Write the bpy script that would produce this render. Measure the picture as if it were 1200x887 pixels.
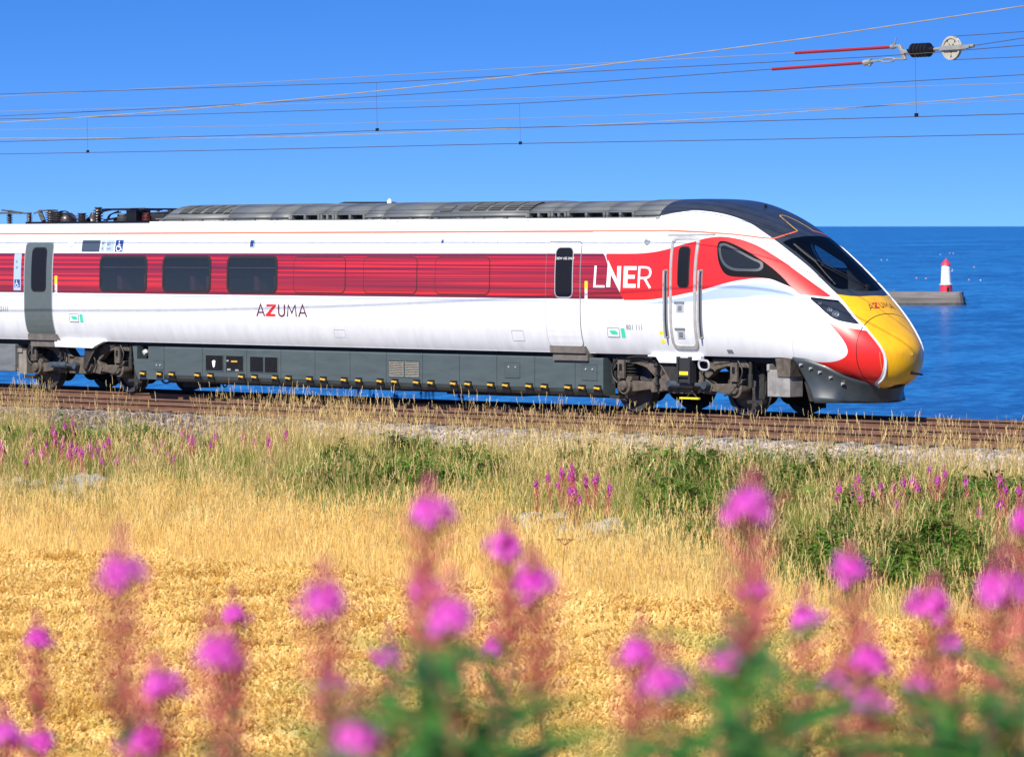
import bpy, bmesh, math, random
import numpy as np
from mathutils import Vector, Matrix
for _o in list(bpy.data.objects): bpy.data.objects.remove(_o)
random.seed(7); rng = np.random.default_rng(11)
scene = bpy.context.scene; COL = scene.collection
PI = math.pi; R = math.radians

# ------------------------------------------------------------------ camera, sky, sun, exposure
GRADE = 0.00424                      # the line climbs gently towards the right of the picture
CAM = Vector((51.449, -55.206, 3.320)); YAW = R(45.828)
cd = bpy.data.cameras.new('camera'); cam = bpy.data.objects.new('camera', cd); COL.objects.link(cam)
cam.location = CAM; cam.rotation_euler = (PI/2, 0, YAW)
cd.sensor_width = 36; cd.lens = 36*4963.9/1200; cd.shift_y = -(443.5-264.3)/1200
cd.clip_start = .5; cd.clip_end = 200000
cd.dof.use_dof = True; cd.dof.focus_distance = 73; cd.dof.aperture_fstop = 6.3
scene.camera = cam

SUN_EL = R(43); SUN_AZ = Vector((.24, -.97, 0)).normalized()
to_sun = Vector((SUN_AZ.x*math.cos(SUN_EL), SUN_AZ.y*math.cos(SUN_EL), math.sin(SUN_EL)))
world = bpy.data.worlds.new('World'); scene.world = world; world.use_nodes = True
wn = world.node_tree; wn.nodes.clear()
w_out = wn.nodes.new('ShaderNodeOutputWorld'); w_bg = wn.nodes.new('ShaderNodeBackground')
w_sky = wn.nodes.new('ShaderNodeTexSky'); w_sky.sky_type = 'NISHITA'; w_sky.sun_disc = False
w_sky.sun_elevation = SUN_EL; w_sky.sun_rotation = math.atan2(to_sun.x, to_sun.y)
w_sky.altitude = 0; w_sky.air_density = 1.0; w_sky.dust_density = 0.0; w_sky.ozone_density = 3.0
# the clear sea air keeps the blue down to the horizon: look the sky up a little above each direction
w_tc = wn.nodes.new('ShaderNodeTexCoord'); w_sep = wn.nodes.new('ShaderNodeSeparateXYZ'); w_com = wn.nodes.new('ShaderNodeCombineXYZ')
w_ma = wn.nodes.new('ShaderNodeMath'); w_ma.operation = 'MULTIPLY_ADD'; w_ma.inputs[1].default_value = 3.0; w_ma.inputs[2].default_value = 0.20
w_cl = wn.nodes.new('ShaderNodeMath'); w_cl.operation = 'MAXIMUM'; w_cl.inputs[1].default_value = 0.0
wn.links.new(w_tc.outputs['Generated'], w_sep.inputs[0])
wn.links.new(w_sep.outputs['Z'], w_cl.inputs[0]); wn.links.new(w_cl.outputs[0], w_ma.inputs[0])
wn.links.new(w_sep.outputs['X'], w_com.inputs['X']); wn.links.new(w_sep.outputs['Y'], w_com.inputs['Y']); wn.links.new(w_ma.outputs[0], w_com.inputs['Z'])
w_nrm = wn.nodes.new('ShaderNodeVectorMath'); w_nrm.operation = 'NORMALIZE'
wn.links.new(w_com.outputs[0], w_nrm.inputs[0]); wn.links.new(w_nrm.outputs[0], w_sky.inputs['Vector'])
w_hs = wn.nodes.new('ShaderNodeHueSaturation'); w_hs.inputs['Saturation'].default_value = 1.38; w_hs.inputs['Value'].default_value = 1.0; w_hs.inputs['Hue'].default_value = .516
wn.links.new(w_sky.outputs[0], w_hs.inputs['Color']); wn.links.new(w_hs.outputs[0], w_bg.inputs['Color'])
w_bg.inputs['Strength'].default_value = 0.128
wn.links.new(w_bg.outputs[0], w_out.inputs['Surface'])
sl = bpy.data.lights.new('sun', 'SUN'); sl.energy = 5.0; sl.angle = R(.53); sl.color = (1, .95, .85)
sun = bpy.data.objects.new('sun', sl); COL.objects.link(sun)
sun.rotation_euler = (-to_sun).to_track_quat('-Z', 'Y').to_euler(); sun.location = (0, -40, 60)
vs = scene.view_settings; vs.view_transform = 'Standard'; vs.look = 'None'; vs.exposure = 0.62; vs.gamma = 1.0

# ------------------------------------------------------------------ materials
MATS = {}
def mat(name, col, rough=.5, metal=0., spec=.5, var=0., vscale=8., col2=None, bump=0., bscale=60., coat=0., stretch=None, rnd=0., trans=0.):
    """Principled with optional noise variation, object/instance randomness and bump."""
    if name in MATS: return MATS[name]
    m = bpy.data.materials.new(name); m.use_nodes = True; nt = m.node_tree; b = nt.nodes['Principled BSDF']
    b.inputs['Roughness'].default_value = rough; b.inputs['Metallic'].default_value = metal; b.inputs['Specular IOR Level'].default_value = spec
    if coat: b.inputs['Coat Weight'].default_value = coat; b.inputs['Coat Roughness'].default_value = .05
    if trans: b.inputs['Subsurface Weight'].default_value = 0
    c = tuple(col)+(1,); b.inputs['Base Color'].default_value = c; m.diffuse_color = c
    tc = None
    if var or col2 or bump:
        tc = nt.nodes.new('ShaderNodeTexCoord'); vec = tc.outputs['Object']
        if stretch:
            mp = nt.nodes.new('ShaderNodeMapping'); mp.inputs['Scale'].default_value = stretch; nt.links.new(vec, mp.inputs[0]); vec = mp.outputs[0]
    if var or col2:
        n = nt.nodes.new('ShaderNodeTexNoise'); n.inputs['Scale'].default_value = vscale; n.inputs['Detail'].default_value = 6; n.inputs['Roughness'].default_value = .62
        nt.links.new(vec, n.inputs['Vector'])
        rp = nt.nodes.new('ShaderNodeValToRGB'); rp.color_ramp.elements[0].position = .36; rp.color_ramp.elements[1].position = .66
        c2 = col2 if col2 else tuple(min(1, x*(1+var)) for x in col); c1 = col if col2 else tuple(x*(1-var) for x in col)
        rp.color_ramp.elements[0].color = tuple(c1)+(1,); rp.color_ramp.elements[1].color = tuple(c2)+(1,)
        nt.links.new(n.outputs['Fac'], rp.inputs[0]); last = rp.outputs[0]
    else:
        rgb = nt.nodes.new('ShaderNodeRGB'); rgb.outputs[0].default_value = c; last = rgb.outputs[0]
    if rnd:
        oi = nt.nodes.new('ShaderNodeObjectInfo'); mr = nt.nodes.new('ShaderNodeMapRange')
        mr.inputs['To Min'].default_value = 1-rnd; mr.inputs['To Max'].default_value = 1+rnd
        nt.links.new(oi.outputs['Random'], mr.inputs['Value'])
        mx = nt.nodes.new('ShaderNodeVectorMath'); mx.operation = 'SCALE'
        nt.links.new(last, mx.inputs[0]); nt.links.new(mr.outputs[0], mx.inputs['Scale']); last = mx.outputs[0]
    nt.links.new(last, b.inputs['Base Color'])
    if bump:
        n2 = nt.nodes.new('ShaderNodeTexNoise'); n2.inputs['Scale'].default_value = bscale; n2.inputs['Detail'].default_value = 5
        nt.links.new(vec, n2.inputs['Vector'])
        bp = nt.nodes.new('ShaderNodeBump'); bp.inputs['Strength'].default_value = bump; bp.inputs['Distance'].default_value = .02
        nt.links.new(n2.outputs['Fac'], bp.inputs['Height']); nt.links.new(bp.outputs[0], b.inputs['Normal'])
    MATS[name] = m; return m

def leafmat(name, c1, c2, rough=.6, transl=.35, spec=.3):
    """Plant tissue: colour runs between two tones per blade ('cv' attribute) and per instance; light passes through."""
    if name in MATS: return MATS[name]
    m = bpy.data.materials.new(name); m.use_nodes = True; nt = m.node_tree; b = nt.nodes['Principled BSDF']
    b.inputs['Roughness'].default_value = rough; b.inputs['Specular IOR Level'].default_value = spec
    at = nt.nodes.new('ShaderNodeAttribute'); at.attribute_name = 'cv'
    oi = nt.nodes.new('ShaderNodeObjectInfo')
    a = nt.nodes.new('ShaderNodeMath'); a.operation = 'MULTIPLY_ADD'; a.inputs[1].default_value = .45; nt.links.new(oi.outputs['Random'], a.inputs[0])
    s = nt.nodes.new('ShaderNodeMath'); s.operation = 'MULTIPLY'; s.inputs[1].default_value = .62; nt.links.new(at.outputs['Fac'], s.inputs[0]); nt.links.new(s.outputs[0], a.inputs[2])
    mx = nt.nodes.new('ShaderNodeMix'); mx.data_type = 'RGBA'; mx.inputs[6].default_value = tuple(c1)+(1,); mx.inputs[7].default_value = tuple(c2)+(1,)
    nt.links.new(a.outputs[0], mx.inputs[0]); nt.links.new(mx.outputs[2], b.inputs['Base Color'])
    if transl:
        t = nt.nodes.new('ShaderNodeBsdfTranslucent'); nt.links.new(mx.outputs[2], t.inputs['Color'])
        ms = nt.nodes.new('ShaderNodeMixShader'); ms.inputs[0].default_value = transl
        nt.links.new(b.outputs[0], ms.inputs[1]); nt.links.new(t.outputs[0], ms.inputs[2]); nt.links.new(ms.outputs[0], nt.nodes['Material Output'].inputs[0])
    m.diffuse_color = tuple(c1)+(1,); MATS[name] = m; return m

def glassmat(name, tint, mixv, rough=.03, base=(.006, .008, .011), spec=.6):
    """Tinted safety glass: clear coat reflection over a see-through tint."""
    m = bpy.data.materials.new(name); m.use_nodes = True; nt = m.node_tree; b = nt.nodes['Principled BSDF']
    b.inputs['Base Color'].default_value = tuple(base)+(1,); b.inputs['Roughness'].default_value = rough; b.inputs['Specular IOR Level'].default_value = spec
    t = nt.nodes.new('ShaderNodeBsdfTransparent'); t.inputs[0].default_value = tuple(tint)+(1,)
    ms = nt.nodes.new('ShaderNodeMixShader'); ms.inputs[0].default_value = mixv
    nt.links.new(b.outputs[0], ms.inputs[1]); nt.links.new(t.outputs[0], ms.inputs[2]); nt.links.new(ms.outputs[0], nt.nodes['Material Output'].inputs[0])
    MATS[name] = m; return m

WHITE = mat('white_paint', (.67, .68, .70), .32, coat=.35, var=.06, vscale=1.3, stretch=(4, 4, .5))
RED = mat('red_paint', (.70, .020, .017), .36, coat=.2, var=.05, vscale=2)
YEL = mat('yellow_paint', (.80, .41, .004), .34, coat=.35, var=.08, vscale=3, stretch=(2, 2, .8))
PALE = mat('pale_blue_paint', (.37, .46, .62), .3, coat=.4)
ORANGE = mat('orange_line', (.85, .13, .06), .4)
DARK = mat('charcoal_paint', (.030, .034, .038), .33, coat=.3, var=.15, vscale=4)
BLACK = mat('black_trim', (.008, .008, .010), .45, spec=.3)
RUBBER = mat('rubber', (.016, .016, .017), .6)
ROOFG = mat('roof_grey', (.125, .13, .122), .5, var=.18, vscale=3, stretch=(.5, 3, 3))
ROOFD = mat('roof_grille', (.025, .026, .027), .7)
PANEL = mat('underframe_grey', (.066, .086, .087), .45, var=.12, vscale=2.5, stretch=(.6, 1, 3))
DOORG = mat('door_grey', (.090, .112, .113), .4, coat=.2, var=.05)
BOGIE = mat('bogie_dirt', (.055, .044, .033), .8, var=.5, vscale=9, col2=(.125, .10, .078), bump=.35, bscale=40)
BOGD = mat('bogie_dark', (.022, .020, .018), .75, var=.4, vscale=12, bump=.3)
STEEL = mat('wheel_steel', (.055, .050, .050), .55, metal=.3, var=.3, vscale=14)
SLATE = mat('damper_slate', (.045, .058, .075), .45, var=.2)
ALU = mat('aluminium', (.46, .45, .43), .5, metal=.35, var=.14, vscale=7)
YTAG = mat('yellow_tag', (.85, .70, .03), .5)
YLATCH = mat('latch_amber', (.58, .33, .03), .55)
GREEN = mat('green_tag', (.05, .55, .36), .5)
NAVY = mat('navy_print', (.02, .06, .22), .4)
WEDGE = mat('window_surround', (.010, .010, .012), .7, spec=.04)
MAROON = mat('maroon_print', (.10, .012, .028), .4)
GREYP = mat('grey_print', (.16, .17, .18), .5)
OFFW = mat('white_print', (.82, .82, .82), .45)
LINE = mat('panel_line', (.36, .38, .41), .5)
GLASS = glassmat('window_glass', (.65, .70, .76), .60, .02, (.045, .052, .06), 1.0)
WGLASS = glassmat('windscreen_glass', (.75, .82, .88), .78, .02, (.01, .013, .018), 1.0)
LENS = glassmat('lamp_lens', (.70, .76, .85), .78, .03, (.01, .015, .03), .8)
LINER = mat('cab_lining', (.05, .056, .068), .8, var=.2)
SEATB = mat('seat_blue', (.13, .24, .40), .7, var=.1)
SEATR = mat('seat_red', (.10, .015, .022), .8, var=.2)

def stripe_mat():
    """The maroon band with its drawn-out red streaks."""
    m = bpy.data.materials.new('striped_band'); m.use_nodes = True; nt = m.node_tree; b = nt.nodes['Principled BSDF']
    b.inputs['Roughness'].default_value = .3; b.inputs['Coat Weight'].default_value = .4; b.inputs['Coat Roughness'].default_value = .05
    tc = nt.nodes.new('ShaderNodeTexCoord')
    def streak(sx, sz, lo, hi):
        mp = nt.nodes.new('ShaderNodeMapping'); mp.inputs['Scale'].default_value = (sx, 0, sz); nt.links.new(tc.outputs['Object'], mp.inputs[0])
        n = nt.nodes.new('ShaderNodeTexNoise'); n.inputs['Scale'].default_value = 1; n.inputs['Detail'].default_value = 2; nt.links.new(mp.outputs[0], n.inputs['Vector'])
        r = nt.nodes.new('ShaderNodeValToRGB'); r.color_ramp.elements[0].position = lo; r.color_ramp.elements[1].position = hi
        nt.links.new(n.outputs['Fac'], r.inputs[0]); return r.outputs[0]
    a = streak(.05, 13, .40, .72); c = streak(.08, 38, .52, .62)
    mx = nt.nodes.new('ShaderNodeMix'); mx.data_type = 'RGBA'; mx.inputs[6].default_value = (.15, .012, .026, 1); mx.inputs[7].default_value = (.40, .014, .020, 1); nt.links.new(a, mx.inputs[0])
    sp = nt.nodes.new('ShaderNodeSeparateXYZ'); nt.links.new(tc.outputs['Object'], sp.inputs[0])
    mr = nt.nodes.new('ShaderNodeMapRange'); mr.inputs['From Min'].default_value = -4.5; mr.inputs['From Max'].default_value = -1.8; mr.inputs['To Min'].default_value = 1; mr.inputs['To Max'].default_value = .55
    nt.links.new(sp.outputs['X'], mr.inputs['Value'])
    ml = nt.nodes.new('ShaderNodeMath'); ml.operation = 'MULTIPLY'; nt.links.new(c, ml.inputs[0]); nt.links.new(mr.outputs[0], ml.inputs[1])
    mx2 = nt.nodes.new('ShaderNodeMix'); mx2.data_type = 'RGBA'; nt.links.new(mx.outputs[2], mx2.inputs[6]); mx2.inputs[7].default_value = (.66, .022, .020, 1); nt.links.new(ml.outputs[0], mx2.inputs[0])
    # solid maroon edges of the band
    e1 = nt.nodes.new('ShaderNodeMath'); e1.operation = 'SUBTRACT'; e1.inputs[1].default_value = 2.418; nt.links.new(sp.outputs['Z'], e1.inputs[0])
    e2 = nt.nodes.new('ShaderNodeMath'); e2.operation = 'ABSOLUTE'; nt.links.new(e1.outputs[0], e2.inputs[0])
    e3 = nt.nodes.new('ShaderNodeMath'); e3.operation = 'GREATER_THAN'; e3.inputs[1].default_value = .355; nt.links.new(e2.outputs[0], e3.inputs[0])
    mx3 = nt.nodes.new('ShaderNodeMix'); mx3.data_type = 'RGBA'; nt.links.new(mx2.outputs[2], mx3.inputs[6]); mx3.inputs[7].default_value = (.135, .012, .030, 1); nt.links.new(e3.outputs[0], mx3.inputs[0])
    nt.links.new(mx3.outputs[2], b.inputs['Base Color']); m.diffuse_color = (.4, .02, .04, 1)
    return m
BAND = stripe_mat()

# ------------------------------------------------------------------ object helpers
def link(o, parent=None):
    COL.objects.link(o)
    if parent is not None: o.parent = parent
    return o
def tag(o, label=None, cat=None, group=None, kind=None):
    if label: o['label'] = label
    if cat: o['category'] = cat
    if group: o['group'] = group
    if kind: o['kind'] = kind
    return o
def thing(name, label, cat, loc=(0, 0, 0), group=None, rot=None):
    o = bpy.data.objects.new(name, None); o.empty_display_size = .2; o.location = loc
    if rot: o.rotation_euler = rot
    link(o); return tag(o, label, cat, group)
def mesh_obj(name, verts, faces, mats, parent=None, mi=None, smooth=False, normals=None, loc=None):
    me = bpy.data.meshes.new(name); me.from_pydata([tuple(map(float, v)) for v in verts], [], [tuple(int(i) for i in f) for f in faces])
    if not isinstance(mats, (list, tuple)): mats = [mats]
    for m in mats: me.materials.append(m)
    if mi is not None: me.polygons.foreach_set('material_index', np.asarray(mi, np.int32))
    if smooth: me.polygons.foreach_set('use_smooth', np.ones(len(me.polygons), bool))
    me.update()
    if normals is not None: me.normals_split_custom_set_from_vertices([tuple(map(float, n)) for n in normals])
    o = bpy.data.objects.new(name, me)
    if loc is not None: o.location = loc
    return link(o, parent)
class MB:
    """Collects simple shapes into one mesh."""
    def __init__(s): s.v = []; s.f = []; s.m = []; s.s = []; s.p = []
    def add(s, v, f, m=0, sm=False):
        o = len(s.v); s.p.append((v, f, m, sm)); s.v += [tuple(map(float, q)) for q in v]; s.f += [tuple(int(i)+o for i in q) for q in f]; s.m += [m]*len(f); s.s += [sm]*len(f); return s
    def box(s, x0, x1, y0, y1, z0, z1, m=0):
        return s.add([(x0,y0,z0),(x1,y0,z0),(x1,y1,z0),(x0,y1,z0),(x0,y0,z1),(x1,y0,z1),(x1,y1,z1),(x0,y1,z1)], [(0,3,2,1),(4,5,6,7),(0,1,5,4),(1,2,6,5),(2,3,7,6),(3,0,4,7)], m)
    def prism(s, poly, y0, y1, m=0):
        """polygon in (x,z), extruded along y"""
        n = len(poly); a = sum(poly[i][0]*poly[(i+1)%n][1]-poly[(i+1)%n][0]*poly[i][1] for i in range(n))
        if a < 0: poly = poly[::-1]
        v = [(x, y0, z) for x, z in poly]+[(x, y1, z) for x, z in poly]
        return s.add(v, [tuple(range(n)), tuple(range(2*n-1, n-1, -1))]+[((i+1)%n, i, n+i, n+(i+1)%n) for i in range(n)], m)
    def tube(s, pts, r, n=8, m=0, caps=True):
        pts = [Vector(p) for p in pts]; rr = r if isinstance(r, (list, tuple)) else [r]*len(pts); v = []; f = []
        up = None
        for i, p in enumerate(pts):
            t = (pts[min(i+1, len(pts)-1)]-pts[max(i-1, 0)]).normalized()
            if up is None: up = t.orthogonal().normalized()
            up = (up-t*up.dot(t)).normalized(); sd = t.cross(up)
            for k in range(n): a = 2*PI*k/n; v.append(p+(up*math.cos(a)+sd*math.sin(a))*rr[i])
        for i in range(len(pts)-1):
            for k in range(n): f.append((i*n+k, i*n+(k+1)%n, (i+1)*n+(k+1)%n, (i+1)*n+k))
        if caps: f += [tuple(range(n-1, -1, -1)), tuple(range((len(pts)-1)*n, len(pts)*n))]
        return s.add(v, f, m, True)
    def lathe(s, prof, n=16, axis='z', c=(0, 0, 0), m=0, caps=True):
        """profile of (radius, height)"""
        v = []; f = []
        for r, h in prof:
            for k in range(n):
                a = 2*PI*k/n; x, y = r*math.cos(a), r*math.sin(a)
                q = (x, y, h) if axis == 'z' else ((x, h, y) if axis == 'y' else (h, x, y))
                v.append((q[0]+c[0], q[1]+c[1], q[2]+c[2]))
        for i in range(len(prof)-1):
            for k in range(n):
                q = (i*n+k, i*n+(k+1)%n, (i+1)*n+(k+1)%n, (i+1)*n+k); f.append(q if axis != 'y' else q[::-1])
        if caps and prof[0][0] > 1e-5: f.append(tuple(range(n-1, -1, -1)) if axis != 'y' else tuple(range(n)))
        if caps and prof[-1][0] > 1e-5: q = tuple(range((len(prof)-1)*n, len(prof)*n)); f.append(q if axis != 'y' else q[::-1])
        return s.add(v, f, m, True)
    def build_each(s, name, mats, parent=None, loc=None, bevel=0., kind=None):
        """every shape that was added becomes an object of its own"""
        out = []
        for v, f, m, sm in s.p: b = MB(); b.add(v, f, m, sm); out.append(b.build(name, mats, parent, loc, bevel))
        return out
    def build(s, name, mats, parent=None, loc=None, bevel=0.):
        me = bpy.data.meshes.new(name); me.from_pydata(s.v, [], s.f)
        for m in (mats if isinstance(mats, (list, tuple)) else [mats]): me.materials.append(m)
        me.polygons.foreach_set('material_index', np.array(s.m, np.int32)); me.polygons.foreach_set('use_smooth', np.array(s.s, bool)); me.update()
        if any(s.s):
            try: me.set_sharp_from_angle(angle=R(38))
            except Exception: pass
        o = bpy.data.objects.new(name, me)
        if loc is not None: o.location = loc
        link(o, parent)
        if bevel:
            bv = o.modifiers.new('bevel', 'BEVEL'); bv.width = bevel; bv.segments = 2; bv.limit_method = 'ANGLE'; bv.angle_limit = R(40)
        return o
def dup(o, parent, loc=None, rot=None, scale=None):
    c = o.copy(); COL.objects.link(c); c.parent = parent
    if loc is not None: c.location = loc
    if rot is not None: c.rotation_euler = rot
    if scale is not None: c.scale = scale
    return c
def crv(pts, k=6, closed=False):
    """Catmull-Rom through points (any dimension)"""
    P = np.asarray(pts, float); n = len(P); out = []
    for i in range(n if closed else n-1):
        g = (lambda j: P[j % n]) if closed else (lambda j: P[min(max(j, 0), n-1)])
        a, b, c, d = g(i-1), g(i), g(i+1), g(i+2)
        for j in range(k):
            t = j/k; out.append(.5*(2*b+(c-a)*t+(2*a-5*b+4*c-d)*t*t+(3*b-a-3*c+d)*t**3))
    if not closed: out.append(P[-1])
    return np.array(out)

# ------------------------------------------------------------------ the land, the sea
FW = np.array([-math.sin(YAW), math.cos(YAW)]); RT = np.array([math.cos(YAW), math.sin(YAW)])
def vnoise(x, y, seed=0):
    """smooth value noise, vectorised"""
    x = np.asarray(x, float); y = np.asarray(y, float); xi = np.floor(x); yi = np.floor(y); fx = x-xi; fy = y-yi
    fx = fx*fx*(3-2*fx); fy = fy*fy*(3-2*fy)
    h = lambda a, b: np.modf(np.abs(np.sin(a*127.1+b*311.7+seed*74.7)*43758.5453))[0]
    return (h(xi, yi)*(1-fx)+h(xi+1, yi)*fx)*(1-fy)+(h(xi, yi+1)*(1-fx)+h(xi+1, yi+1)*fx)*fy
PROF_Y = [-400, -35, -20.5, -18.5, -12.3, -9.0, -7.2, -6.3, -5.6, 2.6, 3.4, 4.6, 6.5, 9, 14, 24, 40, 60]
PROF_Z = [-1.85, -1.85, -1.85, -1.72, -1.02, -.80, -.62, -.55, -.42, -.42, -.62, -.95, -1.6, -3.2, -9, -24, -33, -40]
def ground_z(x, y):
    x = np.asarray(x, float); y = np.asarray(y, float)
    z = np.interp(y, PROF_Y, PROF_Z)
    z = z+GRADE*np.clip(x, -60, 60)
    rough = np.clip((-y-7)/3, 0, 1)*(1-.85*np.clip((-y-18.5)/2, 0, 1))
    z = z+rough*(vnoise(x*.35, y*.35, 1)-.5)*.22+rough*(vnoise(x*1.3, y*1.3, 2)-.5)*.07
    # the bank the photographer stands on
    d = (x-CAM.x)*FW[0]+(y-CAM.y)*FW[1]
    k = np.clip((26-d)/18, 0, 1); k = k*k*(3-2*k)
    return z*(1-k)+k*1.6
gx = np.concatenate([np.linspace(-420, -40, 40), np.arange(-39, 56, .6), np.linspace(57, 420, 40)])
gy = np.concatenate([np.linspace(-420, -72, 24), np.arange(-71, 10, .6), np.linspace(11, 60, 22)])
GX, GY = np.meshgrid(gx, gy, indexing='ij'); GZ = ground_z(GX, GY)
nv = GX.size; ni, nj = GX.shape; ii, jj = np.meshgrid(np.arange(ni-1), np.arange(nj-1), indexing='ij')
a0 = (ii*nj+jj).ravel(); faces = np.stack([a0, a0+nj, a0+nj+1, a0+1], 1)
SOIL = mat('dry_soil', (.10, .075, .035), .95, var=.3, vscale=1.2, col2=(.22, .16, .06), bump=.5, bscale=20)
gr = mesh_obj('ground', np.stack([GX.ravel(), GY.ravel(), GZ.ravel()], 1), faces, SOIL, smooth=True); tag(gr, kind='structure')

SEA_Z = -29.3
def sea_mat():
    m = bpy.data.materials.new('sea_water'); m.use_nodes = True; nt = m.node_tree; b = nt.nodes['Principled BSDF']
    b.inputs['Roughness'].default_value = .22; b.inputs['Specular IOR Level'].default_value = .25; b.inputs['IOR'].default_value = 1.33
    tc = nt.nodes.new('ShaderNodeTexCoord')
    rot = nt.nodes.new('ShaderNodeMapping'); rot.inputs['Rotation'].default_value = (0, 0, -.55); nt.links.new(tc.outputs['Object'], rot.inputs[0])
    def noise(scale, stretch, det=4):
        mp = nt.nodes.new('ShaderNodeMapping'); mp.inputs['Scale'].default_value = stretch; nt.links.new(rot.outputs[0], mp.inputs[0])
        n = nt.nodes.new('ShaderNodeTexNoise'); n.inputs['Scale'].default_value = scale; n.inputs['Detail'].default_value = det; n.inputs['Roughness'].default_value = .62; nt.links.new(mp.outputs[0], n.inputs['Vector']); return n.outputs['Fac']
    big = noise(.0040, (1, .30, 1), 4); mid = noise(.045, (1, .30, 1), 5); fine = noise(.30, (1, .42, 1), 5)
    r = nt.nodes.new('ShaderNodeValToRGB'); r.color_ramp.elements[0].position = .44; r.color_ramp.elements[1].position = .565
    r.color_ramp.elements[0].color = (.004, .058, .190, 1); r.color_ramp.elements[1].color = (.022, .180, .420, 1)  # light and shade of the ripples painted into the water colour
    def wsum(x, k, acc):
        q = nt.nodes.new('ShaderNodeMath'); q.operation = 'MULTIPLY_ADD'; q.inputs[1].default_value = k; nt.links.new(x, q.inputs[0])
        if acc is None: q.inputs[2].default_value = 0
        else: nt.links.new(acc, q.inputs[2])
        return q.outputs[0]
    tot = wsum(fine, .42, wsum(mid, .34, wsum(big, .24, None)))
    nt.links.new(tot, r.inputs[0]); nt.links.new(r.outputs[0], b.inputs['Base Color'])
    w = wsum(noise(.30, (1, .42, 1), 5), .5, wsum(noise(.06, (1, .4, 1), 4), .9, None))
    bp = nt.nodes.new('ShaderNodeBump'); bp.inputs['Strength'].default_value = 1.0; bp.inputs['Distance'].default_value = 3.0
    nt.links.new(w, bp.inputs['Height']); nt.links.new(bp.outputs[0], b.inputs['Normal'])
    return m
sv = [(-90000, 16, SEA_Z), (60000, 16, SEA_Z), (60000, 140000, SEA_Z), (-90000, 140000, SEA_Z)]
sea = mesh_obj('sea', sv, [(0, 1, 2, 3)], sea_mat()); tag(sea, kind='structure')

# ------------------------------------------------------------------ pier and lighthouse
def along(d, r, z): q = np.array([CAM.x, CAM.y])+FW*d+RT*r; return Vector((q[0], q[1], z))
PD = 1742.; PS = PD/4963.9
p_end = along(PD, (1132-600)*PS, SEA_Z)
MASON = mat('pier_masonry', (.15, .13, .115), .9, var=.25, vscale=.35, stretch=(.25, 1, 2.5), col2=(.25, .22, .195), bump=.4, bscale=1.5)
MASOD = mat('pier_masonry_wet', (.10, .085, .075), .8, var=.3, vscale=.3, stretch=(.2, 1, 2), col2=(.20, .17, .15))
pier = thing('pier', 'long grey stone harbour pier reaching out under the lighthouse', 'pier', p_end, rot=(0, 0, YAW+PI))   # local +x runs away from the head, to the left
def rounded_bar(L, w, r0, z0, z1, batter=0):
    out = []
    for j, z in enumerate((z0, z1)):
        ww = w/2-(batter if j else 0); ring = [(L, ww), (L, -ww)]+[(ww*.62-ww*.62*math.cos(a)*1.0, -ww*math.cos(b)) for a, b in [(0, 0)]]
        ring = [(L, -ww)]+[((w/2)*.7-ww*.7*math.sin(PI/2+0)*0-ww*.7*math.cos(t), ww*math.sin(t)) for t in np.linspace(-PI/2, PI/2, 9)]+[(L, ww)]
        out.append([(x, y, z) for x, y in ring])
    n = len(out[0]); v = out[0]+out[1]
    return v, [((i+1) % n, i, n+i, n+(i+1) % n) for i in range(n)]+[tuple(range(n, 2*n))[::-1]]
v, f = rounded_bar(190, 13, 6, -2, 3.0, .5); mesh_obj('base_course', v, f, MASOD, pier)
v, f = rounded_bar(190, 13.3, 6, -2, .9, .05); mesh_obj('weed_band', [(x-.15, y, z) for x, y, z in v], f, mat('pier_weed', (.045, .045, .03), .7, var=.4, vscale=.6, col2=(.10, .085, .06)), pier)
v, f = rounded_bar(190, 11.6, 5, 3.0, 3.45, .0); mesh_obj('string_course', [(x+.5, y, z) for x, y, z in v], f, MASON, pier)
v, f = rounded_bar(190, 10.8, 5, 3.45, 5.35, .15); mesh_obj('upper_wall', [(x+.9, y, z) for x, y, z in v], f, MASON, pier)
mb = MB()
for k in range(9): mb.box(30+k*19, 30.6+k*19, 4.6, 5.0, 5.35, 6.3)
mb.build_each('railing_post', MASOD, pier)
LHW = mat('lighthouse_white', (.80, .80, .78), .6, var=.05, vscale=1); LHR = mat('lighthouse_red', (.55, .03, .05), .5, var=.1, vscale=1)
lh = thing('lighthouse', 'white lighthouse with red cone roof and red base on the pier head', 'lighthouse', p_end+Vector((RT[0]*-8.2, RT[1]*-8.2, 5.35)))
mb = MB(); mb.lathe([(2.55, 0), (2.45, 2.9)], 24); mb.build('base', LHR, lh)
mb = MB(); mb.lathe([(2.75, 2.9), (2.75, 3.15), (2.15, 3.2), (1.85, 9.9), (1.8, 10.9), (1.8, 11.0)], 24); mb.build('tower', LHW, lh)
mb = MB(); mb.lathe([(2.2, 11.0), (2.15, 11.2), (1.45, 12.1), (.32, 13.3), (.2, 13.5), (.0, 13.9)], 24); mb.build('roof', LHR, lh)
mb = MB(); q = -FW*2.5; mb.box(.1, .9, -2.62, -2.2, .0, 1.9); o = mb.build('door', BLACK, lh); o.rotation_euler = (0, 0, YAW)
mb = MB(); mb.lathe([(.34, -.2), (.34, .35), (.0, .4)], 10, axis='y', c=(0, 0, 0)); o = mb.build('lamp_window', BLACK, lh, loc=(RT[0]*2.15, RT[1]*2.15, 9.0))
mb = MB(); mb.box(1.6, 2.7, -.3, .3, 8.5, 8.7); mb.box(2.4, 2.5, -.3, .3, 8.7, 9.5); o = mb.build('lamp_bracket', LHW, lh); o.rotation_euler = (0, 0, YAW)
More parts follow.
